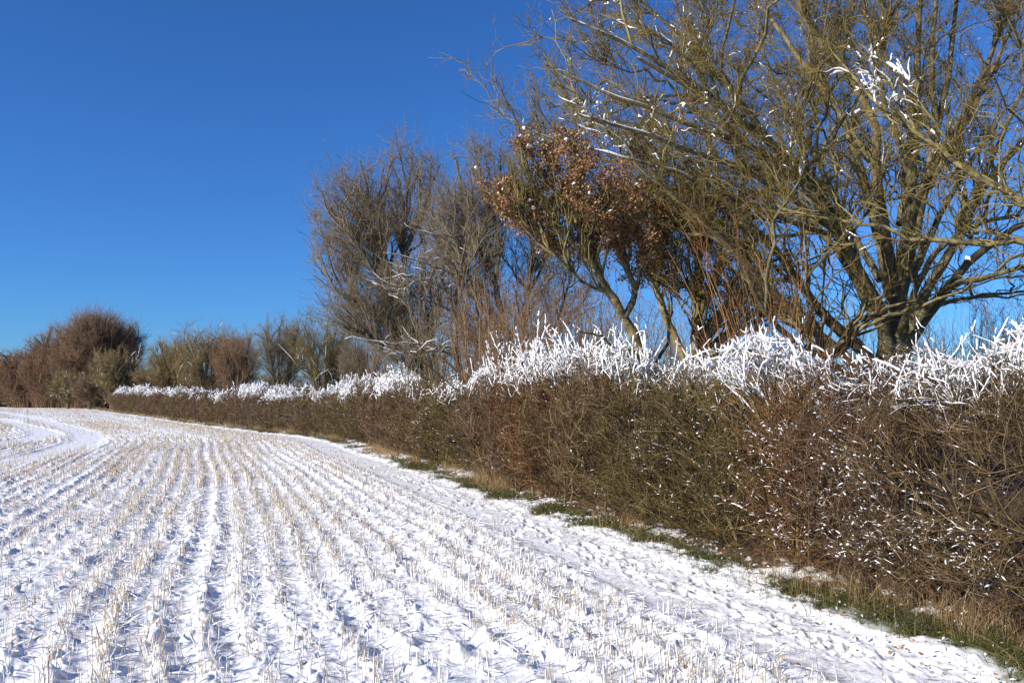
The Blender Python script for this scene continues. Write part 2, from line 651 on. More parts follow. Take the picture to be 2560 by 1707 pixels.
# ------------------------------------------------------------------ STUBBLE
def build_stubble():
    rng = np.random.default_rng(5)
    mb, ms = MB(), MB()
    for (r0, r1, dens, rad, hh, near) in ((3.7, 8, 380, .85, 1.0, 2), (8, 16, 270, 1.0, 1.0, 2), (16, 34, 80, 1.7, 1.05, 1), (34, 75, 22, 3.2, 1.1, 0), (75, 200, 3.2, 7.0, 1.2, 0)):
        half = math.radians(36)
        area = half * (r1 * r1 - r0 * r0)
        n = int(area * dens)
        r = np.sqrt(rng.uniform(r0 * r0, r1 * r1, n))
        a = rng.uniform(-half, half, n)
        x, y = r * np.sin(a), r * np.cos(a)
        u = uoff(x, y)
        # snap to drill rows
        k = np.floor(u / ROW + .5)
        jit = rng.normal(0, .05, n)
        du = (k * ROW + jit) - u
        s = hslope(y)
        m_ = rng.random(n) < .72
        x = x - np.where(m_, du, 0) / np.sqrt(1 + s * s)
        u = uoff(x, y)
        rowk = h2(k, k * 0, 80)
        den = fbm(u * 1.4, y * .22, 81, 3)
        patch = fbm(u * .45, y * .07 + 3, 82, 2)
        clump = n2(x * 5, y * 5, 83)
        p = (1 + 1.3 * sstep(13, 22, r) * (1 - sstep(60, 110, r))) * sstep(.28, .60, den * .45 + rowk * .38 + clump * .22) * (.25 + .75 * sstep(.35, .6, patch))
        p = p * sstep(1.35, 1.9, u) * (1 - .93 * tram(x, y)) + .03 * sstep(1.3, 1.9, u)
        ok = rng.random(n) < p
        x, y, u, r = x[ok], y[ok], u[ok], r[ok]
        n = len(x)
        z = gz(x, y)
        h = rng.uniform(.05, .18, n) * hh * (.8 + .5 * n2(x * .8, y * .8, 84))
        tl = np.abs(rng.normal(0, .22, n))
        fallen = rng.random(n) < .12
        tl = np.where(fallen, rng.uniform(.8, 1.45, n), tl)
        h = np.where(fallen, h * 1.3, h)
        ta = rng.uniform(0, 2 * math.pi, n)
        D = np.stack([np.sin(tl) * np.cos(ta), np.sin(tl) * np.sin(ta), np.cos(tl)], 1)
        P0 = np.stack([x, y, z - .01], 1)
        S = 3 if near else 2
        t = np.linspace(0, 1, S)
        P = P0[:, None] + D[:, None] * (t[None, :, None] * h[:, None, None])
        P[:, 1:] += rng.normal(0, .006, (n, S - 1, 3))
        R = np.repeat((rng.uniform(.0016, .0032, n) * rad)[:, None], S, 1)
        mb.tubes(P, R, 3, tint=np.clip(rng.normal(.55, .22, n), 0, 1))
        # snow plastered on the stalks
        fr = {2: .62, 1: .5, 0: .3}[near]
        sel = rng.random(n) < fr
        Q = P[sel]
        rs = rng.uniform(.003, .0062, sel.sum()) * (rad * .7 + .3)
        Q = Q + np.array([-.6, -.35, 0]) * rs[:, None, None] * .8
        tk = rng.uniform(.35, .95, len(Q))
        Q = Q[:, :1] + (Q - Q[:, :1]) * tk[:, None, None]
        if near:
            snow_tubes(ms, rng, Q, R[sel], rs, k=5, lump=.5, lift=.3)
        else:
            ms.tubes(Q, np.stack([rs * 1.1, rs * .5], 1), 3)
    # loose straw lying with snow along it
    n = 6000
    r = np.sqrt(rng.uniform(14, 300, n))
    a = rng.uniform(-.62, .62, n)
    x, y = r * np.sin(a), r * np.cos(a)
    ok = uoff(x, y) > 1.7
    x, y = x[ok], y[ok]
    n = len(x)
    th = rng.uniform(0, 2 * math.pi, n)
    ln = rng.uniform(.06, .22, n)
    t = np.linspace(-.5, .5, 4)[None, :]
    X = x[:, None] + np.cos(th)[:, None] * ln[:, None] * t
    Y = y[:, None] + np.sin(th)[:, None] * ln[:, None] * t
    Z = gz(x, y)[:, None] + .012 + t * rng.uniform(-.08, .08, n)[:, None]
    P = np.stack([X, Y, Z], -1)
    R = np.full((n, 4), .0022)
    mb.tubes(P, R, 3, tint=np.clip(rng.normal(.5, .2, n), 0, 1))
    sel = rng.random(n) < .8
    snow_tubes(ms, rng, P[sel], R[sel], rng.uniform(.003, .008, sel.sum()), k=6, lump=.8, lift=.6)
    o = mb.build('stubble', STRAW)
    tag(o, 'pale straw stubble standing in rows through the snow of the field', 'stubble', kind='stuff')
    tag(ms.build('snow', SNOW, o), kind='stuff')


build_stubble()


# ------------------------------------------------------------------ VERGE
def blades(rng, mb, x, y, h, wd, lean, tint, S=4):
    n = len(x)
    z = gz(x, y) - .01
    a = rng.uniform(0, 2 * math.pi, n)
    t = np.linspace(0, 1, S)[None, :, None]
    ld = np.stack([np.cos(a), np.sin(a), np.zeros(n)], 1)[:, None]
    P = np.stack([x, y, z], 1)[:, None] + ld * t ** 2 * (h * lean)[:, None, None] + np.array([0, 0, 1.]) * (t - .25 * t ** 2 * np.minimum(lean, 1.6)[:, None, None]) * h[:, None, None]
    R = wd[:, None] * (1.02 - np.linspace(0, 1, S)[None] ** 1.5)
    mb.tubes(P, R, 3, tint=tint)
    return P, R


def build_verge():
    rng = np.random.default_rng(8)
    mg, md, ms = MB(), MB(), MB()
    for (y0, y1, ng, nd, sw) in ((4, 10, 26000, 4500, 1.0), (10, 22, 30000, 9000, 1.4), (22, 50, 16000, 9000, 2.4), (50, 180, 5000, 8000, 6)):
        y = rng.uniform(y0, y1, ng)
        u = rng.uniform(.15, .85, ng)
        x = hx(y) - u * np.sqrt(1 + hslope(y) ** 2)
        vn = fbm(x * 1.1, y * 1.1, 41, 3)
        e = u + .45 * (n2(x * 1.7, y * 1.7, 46) - .5) + .25 * (n2(x * 6, y * 6, 97) - .5)
        ok = rng.random(ng) < (1 - sstep(.51, .60, vn)) * (1 - sstep(.48, .64, e)) * (.25 + .9 * n2(x * 9, y * 9, 96)) + .03
        x, y, u = x[ok], y[ok], u[ok]
        n = len(x)
        tuft = n2(x * 3.5, y * 3.5, 90)
        h = rng.gamma(2.5, .02, n) * (.4 + 1.6 * tuft) * (1 + .2 * sw)
        blades(rng, mg, x, y, h, rng.uniform(.0016, .003, n) * sw, rng.uniform(.2, 1.6, n), np.clip(rng.normal(.40, .22, n) + (rng.random(n) < .18) * .5, 0, 1))
        # dry grass along the hedge foot
        y = rng.uniform(y0, y1, nd)
        u = rng.normal(.08, .20, nd)
        x = hx(y) - u * np.sqrt(1 + hslope(y) ** 2)
        g = fbm(x * .9, y * .9, 92, 2)
        ok = rng.random(nd) < sstep(.40, .66, g) * sstep(.25, .75, n2(x * 5, y * 5, 95))
        x, y, g = x[ok], y[ok], g[ok]
        n = len(x)
        h = (rng.gamma(3, .075, n) * (.5 + g) + .05) * np.where(rng.random(n) < .05, 2.0, 1)
        P, R = blades(rng, md, x, y, h, rng.uniform(.0012, .0024, n) * sw, rng.uniform(.05, .9, n), np.clip(rng.normal(.5, .23, n), 0, 1), 5)
    # snow lying in crumbs on the verge
    n = 900
    y = 4 + rng.random(n) ** 1.4 * 30
    u = rng.uniform(-.15, 1.0, n)
    x = hx(y) - u * np.sqrt(1 + hslope(y) ** 2)
    P0 = np.stack([x, y, gz(x, y) + rng.uniform(0, .03, n)], 1)
    th = rng.uniform(0, 6.3, n)
    d = np.stack([np.cos(th), np.sin(th), rng.normal(0, .2, n)], 1) * rng.uniform(.004, .018, n)[:, None]
    P = np.stack([P0 - d, P0, P0 + d], 1)
    snow_tubes(ms, rng, P, np.full((n, 3), .002), rng.uniform(.004, .012, n), k=5, lump=.6)
    o = tag(mg.build('green_grass', GREEN), 'short green grass in patches between the snowy path and the hedge foot', 'grass', kind='stuff')
    tag(ms.build('snow', SNOW, o), kind='stuff')
    tag(md.build('dry_grass', DRYGRASS), 'tall pale dry grass growing along the foot of the hedge', 'dry grass', kind='stuff')
    # a few fallen leaves
    n = 1300
    y = 4.3 + rng.random(n) ** 1.5 * 22
    u = np.where(rng.random(n) < .8, rng.uniform(-.2, 1.0, n), rng.uniform(.6, 2.6, n))
    x = hx(y) - u * np.sqrt(1 + hslope(y) ** 2)
    C = np.stack([x, y, gz(x, y) + .015], 1)
    U = nrm(rng.normal(0, 1, (n, 3)) * [1, 1, .35])
    Vv = nrm(np.cross(U, nrm(rng.normal(0, .4, (n, 3)) + [0, 0, 1])))
    s = rng.uniform(.008, .02, (n, 1))
    ml = MB()
    ml.quads(C, U * s, Vv * s, rng.random(n))
    tag(ml.build('fallen_leaves', LEAF), 'small brown fallen leaves scattered on the snowy path and verge', 'fallen leaves', kind='stuff')


build_verge()


# ------------------------------------------------------------------ HEDGE
def hedge_bush(label, y0, y1, top, kind, snow, lod, depth=1.5, spikes=.3, flecks=.0, snow_top=.6, seed=1, foot=.16, red=False):
    """one shrub of the hedge between distances y0 and y1; lod 1 = nearest"""
    rng = np.random.default_rng(seed)
    yc = (y0 + y1) / 2
    sl = hslope(yc)
    tdir = nrm(np.array([sl, 1, 0.]))                      # along the hedge
    ndir = np.array([tdir[1], -tdir[0], 0])               # away from the field
    leng = (y1 - y0) * math.hypot(1, sl)
    base = np.array([hx(yc), yc, 0.]) - ndir * .30
    root = empty('hedge_shrub', (base + ndir * depth * .45) + np.array([0, 0, .1]))
    tag(root, label, 'hedge shrub', 'snow capped shrubs of the field hedge')

    def world(s, v, z):
        """s along, v into the hedge, z up"""
        yy = yc + s * tdir[1]
        return np.stack([hx(yy) + (v - .30) * ndir[0], yy + (v - .30) * ndir[1], z], -1)

    def env(n, shell=0.0):
        out = []
        while sum(len(o) for o in out) < n:
            m = n * 2
            s = rng.uniform(-.56, .56, m) * leng * (1.1 if lod > 3 else 1)
            v = rng.random(m)
            v = np.where(rng.random(m) < shell, v ** 2.4, v) * depth
            zz = rng.random(m) ** .85
            e = np.abs(s) / (leng * .56)
            tp = top * (1.03 - (.15 if lod < 3 else .13) * e ** 2.6) * (1 - .16 * ((v / depth - .5) * 2) ** 2) * (1 + .24 * (fbm(s * 1.2 + seed, v * 1.5, seed, 2) - .5))
            z = foot + zz * (tp - foot)
            bulge = .22 * np.sin(np.clip(zz, 0, 1) * math.pi) + .34 * (fbm(s * 1.1 + seed * 3, zz * 2.6, seed + 3, 2) - .5) - .22 * sstep(.22, 0, zz) * (1) + .10
            vv = v - bulge * (1 - v / depth) - .02
            vv = vv + .35 * np.maximum(zz - .75, 0) * (1 - v / depth) * 2
            gap = n2(s * 2.2 + seed, zz * 4, seed + 8)
            ok = rng.random(m) < (.22 if lod < 1.15 else .07) + 1.1 * sstep(.2, .8, gap) * (.4 + .6 * sstep(.3, .6, n2(s * 5 + seed, zz * 9, seed + 9)))
            out.append(world(s[ok], vv[ok], z[ok]))
        P = np.concatenate(out)[:n]
        return P

    sk = Skel()
    mst, mtw, msn = MB(), MB(), MB()
    ns = max(4, int(leng * 3.2 / max(1, lod ** .3)))
    s0 = np.linspace(-.47, .47, ns) * leng + rng.normal(0, .05, ns)
    v0 = rng.uniform(.15, .7, ns) * depth
    P0 = world(s0, v0, np.zeros(ns))
    P0[:, 2] = gz(P0[:, 0], P0[:, 1]) - .05
    P2 = world(s0 + rng.normal(0, .35, ns), v0 + rng.normal(-.05, .25, ns), top * rng.uniform(.6, .92, ns))
    t = np.linspace(0, 1, 9)[None, :, None]
    P = P0[:, None] * (1 - t) + P2[:, None] * t + rng.normal(0, .035, (ns, 9, 3)) * np.sin(t * 3)
    R = rng.uniform(.016, .032, ns)[:, None] * (1.05 - .75 * np.linspace(0, 1, 9)[None])
    mst.tubes(P, R, 5, tint=rng.uniform(.3, .8, ns))
    sk.put(P, R)
    sk.cat()
    G0 = np.array([-.35 * ndir[0] + -.12 * tdir[0], -.35 * ndir[1] - .12 * tdir[1], .55])

    def gd(P, sp=.6):
        c = nrm(P - (base + ndir * depth * .6 + np.array([0, 0, top * .2]))) * [.6, .25, .6]
        return nrm(c + G0 + rng.normal(0, sp, P.shape))
    A = leng * top                                          # face of the shrub
    dens = (1.35 if lod < 1.08 else 1) / lod ** 1.25
    # branches
    T = env(int(42 * A / lod ** .6), .2)
    P, R = twigs(rng, sk, T, gd(T, .4), .5, .008, .0032 * lod ** .3, 6, wob=.02, maxlen=2.6, side=.5)
    mst.tubes(P, R, 4 if lod < 2 else 3, tint=rng.uniform(.2, .9, len(P)))
    sk.put(P, R)
    sk.cat()
    B = (P, R)
    # shoots
    T = env(int(330 * A * dens), .45)
    P, R = twigs(rng, sk, T, gd(T), .30, .0040 * lod ** .6, .0018 * lod ** .75, 5, wob=.022, maxlen=2.6, side=.5)
    mtw.tubes(P, R, 3, tint=np.clip(rng.beta(1.3, 1.5, len(P)) + .3 * (n3(P[:, 0], 2.5, seed) - .5), 0, 1))
    sk2 = Skel()
    sk2.put(P, R)
    sk2.cat()
    C1 = (P, R)
    # fine twigs
    T = env(int((1350 if lod < 1.2 else 1050) * A * dens), .6)
    P, R = twigs(rng, sk2, T, gd(T, .75), .17, .0024 * lod ** .8, .0011 * lod ** .9, 4, wob=.03, maxlen=3, side=.5)
    mtw.tubes(P, R, 3, tint=np.clip(rng.beta(1.3, 1.6, len(P)) + .35 * (n3(P[:, 0], 2.5, seed) - .5), 0, 1))
    C2 = (P, R)
    # upright top shoots
    nt_ = int(leng * depth * 75 * spikes / lod ** .8)
    T = env(nt_ * 5, 0)
    T = T[T[:, 2] > top * .82][:nt_]
    if len(T):
        T = T + np.array([0, 0, 1.]) * rng.uniform(.05, .38, (len(T), 1)) * (.35 + spikes * 1.1) + rng.normal(0, .05, T.shape)
        P, R = twigs(rng, sk, T, nrm(np.array([-.15, 0, 1.]) + rng.normal(0, .22, T.shape)), .5, .005 * lod ** .6, .0018 * lod ** .75, 6, wob=.012, maxlen=2, side=.3)
        mtw.tubes(P, R, 3, tint=rng.random(len(P)))
        C3 = (P, R)
    else:
        C3 = (P[:0], R[:0])
    # short stubs near the top that carry snow as well
    sk3 = Skel()
    for PR in (C1, C3):
        if len(PR[0]):
            sk3.put(*PR)
    sk3.cat()
    P, R = sprout(rng, sk3, int(420 * leng * dens ** .8), .085 * lod ** .25, .0028 * lod ** .6, .0018 * lod ** .7, 4, spread=.7, up=.25, pick=lambda p: .001 + sstep(top - snow_top, top, p[:, 2]))
    mtw.tubes(P, R, 3, tint=rng.random(len(P)))
    C4 = (P, R)
    # snow
    th = .0074 * lod ** .72
    if snow > 0:
        for (P, R), f, rr_, kk in ((B, .9, 1.35, 6), (C1, 1.0, 1.05, 5), (C2, .6 if lod < 1.3 else .8 if lod < 2 else 1.0, .72 if lod < 2.5 else 1.1, 4), (C3, .95, 1.0, 5), (C4, 1.2, .85, 5)):
            if not len(P):
                continue
            mid = P.mean(1)
            ut = (mid[:, 2] - (top - snow_top)) / max(snow_top, .1)
            cl = n3(mid, 1.3, seed + 30)
            front = (mid - base) @ ndir / depth
            ee = np.abs((mid - base) @ tdir) / (leng * .56)
            pr = sstep(-.15, .55, ut + (cl - .5) * 1.5 - (.85 if lod > 1.1 else .25) * ee ** 3) * snow * (.06 + .94 * (sstep(.37, .52, cl) if lod > 1.1 else sstep(.30, .48, cl))) * f * (1 + .4 * (lod > 2.5))
            hz = 1 - np.abs(nrm(P[:, -1] - P[:, 0])[:, 2])
            fl = flecks * 2.1 * sstep(.36, .62, n3(mid, 1.1, seed + 40)) * sstep(.2, .7, mid[:, 2]) * sstep(.1, .75, hz)
            sel = rng.random(len(P)) < pr
            big = sstep(-.2, .8, ut) * .7 + .5
            Pc, Rc = part_of(rng, P[sel], R[sel], .7 if lod < 2 else .45, 1.0, 7 if lod < 3 else 4)
            snow_tubes(msn, rng, Pc, Rc, th * rr_ * big[sel] * rng.uniform(.5, 1.25, sel.sum()), k=kk, lump=.8)
            selb = (~sel) & (rng.random(len(P)) < fl * 1.5)
            # snow caught along a short stretch of the twig
            if selb.any():
                Pb, Rb = part_of(rng, P[selb], R[selb], .03, .26, 4)
                snow_tubes(msn, rng, Pb, Rb, np.minimum(rng.gamma(2.0, .0013, len(Pb)) + .0007, .007) * lod ** .55, k=5, lump=1.0)
    mst.build('stems', HEDGE_MATS['olive' if kind != 'plum' else 'brown'], root)
    mtw.build('twigs', HEDGE_MATS[kind], root)
    if msn.V:
        tag(msn.build('snow', SNOW, root), kind='stuff')
    return root


BUSHES = [
    # label, y0, y1, top, kind, snow, lod, opts
    ('brown hedge shrub at the right edge with thick snow coated branches on top', 4.3, 7.0, 2.28, 'brown', .85, 1.0, dict(flecks=.42, spikes=.3, snow_top=.66, depth=1.7)),
    ('hedge shrub below the big tree, purplish and flecked with snow all down its face', 6.9, 7.8, 2.20, 'plum', .32, 1.05, dict(flecks=.60, spikes=.2, snow_top=.5, depth=1.6)),
    ('orange brown hedge shrub with arching shoots, little snow on top but many flecks', 7.7, 8.5, 2.20, 'orange', .18, 1.1, dict(flecks=.55, spikes=.35, snow_top=.45)),
    ('olive hedge shrub under a dense snow cap to the right of the leaning tree', 8.4, 10.4, 2.36, 'olive', 1.0, 1.2, dict(flecks=.10, spikes=.25, snow_top=.68)),
    ('olive hedge shrub, bare topped but streaked white down its face, right of the broadest cap', 10.3, 11.8, 2.18, 'olive', .16, 1.35, dict(flecks=.60, spikes=.15, snow_top=.45)),
    ('brown hedge shrub under the right half of the broadest snow cap of upright white shoots', 11.7, 14.2, 2.52, 'brown', 1.0, 1.55, dict(flecks=.06, spikes=.7, snow_top=.72)),
    ('rusty orange hedge shrub under the middle of the broadest snow cap', 14.1, 16.0, 2.62, 'orange', 1.0, 1.75, dict(flecks=.05, spikes=.85, snow_top=.70)),
    ('plum brown hedge shrub under the left end of the broadest snow cap', 15.9, 18.8, 2.60, 'plum', 1.0, 1.9, dict(flecks=.05, spikes=.9, snow_top=.70)),
    ('low olive brown hedge shrub with thin snow in the dip right of the multi-stemmed tree', 18.7, 22.0, 2.15, 'olive', .35, 2.1, dict(flecks=.06, spikes=.2, snow_top=.5)),
    ('brown hedge shrub with almost bare top beneath the multi-stemmed tree', 21.9, 25.8, 2.25, 'brown', .22, 2.3, dict(flecks=.05, spikes=.2, snow_top=.6)),
    ('plum brown hedge shrub with a bright snow cap left of the multi-stemmed tree', 25.6, 30.5, 2.55, 'plum', 1.0, 2.6, dict(flecks=.03, spikes=.4, snow_top=.75)),
    ('olive hedge shrub with a bright snow cap above the bend of the path', 30.3, 36.5, 2.50, 'olive', 1.0, 3.0, dict(flecks=.03, spikes=.4, snow_top=.7)),
    ('dark hedge shrub with patchy snow where the far hedge begins', 36.3, 42.0, 2.42, 'brown', .7, 3.3, dict(spikes=.3, snow_top=.7)),
    ('dark hedge shrub with a flat snow cap under the bushy olive tree', 41.8, 48.0, 2.35, 'brown', .9, 3.8, dict(spikes=.2, snow_top=.6)),
    ('dark hedge shrub with a rounded snow cap left of the slender upright tree', 47.8, 55.5, 2.60, 'plum', 1.0, 4.3, dict(spikes=.2, snow_top=.7)),
    ('small dark hedge shrub with a low dull snow cap beside the rounded one', 55.3, 61.0, 2.15, 'brown', .8, 4.8, dict(spikes=.1, snow_top=.45)),
    ('dark hedge shrub with a short bright cap under the olive bushy row', 60.8, 69.0, 2.4, 'plum', .85, 5.3, dict(spikes=.1, snow_top=.55)),
    ('dark hedge shrub with a domed snow cap third from the far end', 68.8, 79.0, 2.65, 'brown', 1.0, 6, dict(spikes=.1, snow_top=.65)),
    ('far hedge shrub under a long even snow cap', 78.8, 93.0, 2.9, 'plum', 1.0, 7, dict(spikes=.1, snow_top=.8)),
    ('far hedge shrub with the highest snow cap, sloping to the left', 92.8, 112.0, 3.3, 'brown', 1.0, 8, dict(spikes=.1, snow_top=.9)),
    ('small last hedge shrub at the far left end with a thin snow cap', 111.8, 128.0, 3.3, 'brown', .6, 9, dict(spikes=.1, snow_top=.8)),
]
for i_, (lb, ya, yb, tp_, kd, sn, ld, op) in enumerate(BUSHES):
    hedge_bush(lb, ya, yb, tp_, kd, sn, ld, seed=100 + i_, **op)


# ------------------------------------------------------------------ TREES
def limb_arr(lst, S=14, rng=None, wob=.03):
    """list of (points, r0, r1) -> P, R"""
    P, R = [], []
    for pts, r0, r1 in lst:
        c = catmull(pts, S)
        if rng is not None:
            ln = np.linalg.norm(c[-1] - c[0])
            nz = rng.normal(0, wob * .25 * max(ln, .5) ** .7, c.shape)
            nz[0] = 0
            c = c + nz
        P.append(c)
        R.append(np.linspace(1, 0, S) ** .85 * (r0 - r1) + r1)
    return np.array(P), np.array(R)


def tree(name, label, cat, base, limbs, envf, focus, levels, bark, twigm, up=.35, group=None, snowf=None, leaf=None, seed=1, side=.9, k0=9, leafmat=None, pickf=None, clear=None, lw=.03):
    """limbs: (points, r0, r1); envf(rng, n) -> target points; levels: (n, L, r0, r1, S, sides, in_trunk)"""
    rng = np.random.default_rng(seed)
    root = empty(name, base)
    tag(root, label, cat, group)
    mt, mc, ms, ml = MB(), MB(), MB(), MB()
    P, R = limb_arr(limbs, 14, rng, lw)
    mt.tubes(P, R, k0, tint=rng.uniform(.3, .8, len(P)), lump=.16, rng=rng)
    sk = Skel()
    sk.put(P, R)
    sk.cat()
    if clear:                                             # no side shoots this close to the fork
        far_ = np.linalg.norm(sk.P - np.asarray(clear[0]), axis=1) > clear[1]
        sk.p, sk.d, sk.r = [sk.P[far_]], [sk.D[far_]], [sk.R[far_]]
        sk.cat()
    focus = np.asarray(focus, float)
    allw = [(P, R)]
    for li, (n, L, r0, r1, S, k, intr) in enumerate(levels):
        if li >= 2:
            P, R = sprout(rng, sk, n, L, r0, r1, S, spread=(.62 if li == 2 else .75) if L < 1 else .5, up=up * .5, wob=.045, pick=pickf)
        else:
            T = envf(rng, n)
            g = nrm(nrm(T - focus) + np.array([0, 0, up]) + rng.normal(0, .22 + .08 * li, T.shape))
            P, R = twigs(rng, sk, T, g, L * rng.uniform(.6, 1.3, len(T)), r0, r1, S, wob=.028, maxlen=2.2, side=side * .55)
        tt = rng.beta(2, 2, len(P))
        (mt if intr else mc).tubes(P, R, k, tint=tt)
        allw.append((P, R))
        if li >= 1:
            nk = Skel()
            nk.put(P, R)
            if li == 1:
                nk.p += sk.p
                nk.d += sk.d
                nk.r += sk.r
            sk = nk
        else:
            sk.put(P, R)
        sk.cat()
    if snowf:
        snowf(rng, ms, allw)
    if leaf:
        leaf(rng, ml, ms, allw)
    mt.build('trunk', bark, root)
    mc.build('crown', twigm, root)
    if ms.V:
        tag(ms.build('snow', SNOW, root), kind='stuff')
    if ml.V:
        ml.build('dead_leaves', leafmat or LEAF, root)
    return root


def ell(parts, clump=1.2, seed=3, shell=.35, rag=.45):
    """sample inside ellipsoids given as (centre, radii, weight)"""
    wts = np.array([p[2] for p in parts], float)
    wts /= wts.sum()

    def f(rng, n):
        out = []
        while sum(map(len, out)) < n:
            m = n * 2
            i = rng.choice(len(parts), m, p=wts)
            d = nrm(rng.normal(0, 1, (m, 3)))
            r = rng.random(m) ** .42
            r = r * (.94 - rag * .5 + rag * n3(d * 2.2 + i[:, None] * 3.1, 1.0, seed + 50))
            c = np.array([parts[j][0] for j in range(len(parts))])[i]
            rad = np.array([parts[j][1] for j in range(len(parts))])[i]
            q = c + d * r[:, None] * rad
            ok = rng.random(m) < np.clip((n3(q, clump, seed) - .28) * 3.0, .25, 1)
            ok &= q[:, 2] > .6
            out.append(q[ok])
        return np.concatenate(out)[:n]
    return f


def cone_env(F_, rfun, clump=.8, seed=3, expo=.5, depth=1.0):
    """targets on rays from a fork: rfun(rng, m) -> unit directions and reach"""
    F_ = np.asarray(F_, float)

    def f(rng, n):
        out = []
        while sum(map(len, out)) < n:
            m = n * 2
            D, reach = rfun(rng, m)
            r = .27 + .73 * rng.random(m) ** (expo + .2)
            q = F_ + D * (r * reach)[:, None] * [1, depth, 1]
            ok = (rng.random(m) < np.clip((n3(q, clump, seed) - .30) * 4.0, .08, 1)) & (reach > 0)
            out.append(q[ok])
        return np.concatenate(out)[:n]
    return f


def snow_some(frac, rs, minh=0, horiz=.5, lv=(1, 2, 3, 4), region=None, k=5):
    """snow on shoots that lie flat enough"""
    def f(rng, ms, allw):
        for li in lv:
            if li >= len(allw):
                continue
            P, R = allw[li]
            ch = nrm(P[:, -1] - P[:, 0])
            mid = P.mean(1)
            pr = frac * sstep(1.0, .3, np.abs(ch[:, 2]) + (1 - horiz) * .4) * sstep(.42, .62, n3(mid, .8, 77 + li))
            if region is not None:
                pr = pr * region(mid)
            sel = rng.random(len(P)) < pr
            if sel.any():
                snow_tubes(ms, rng, P[sel], R[sel], rs * rng.uniform(.6, 1.4, sel.sum()) * (1.3 if li < 3 else 1), k=k, lift=.7)
    return f


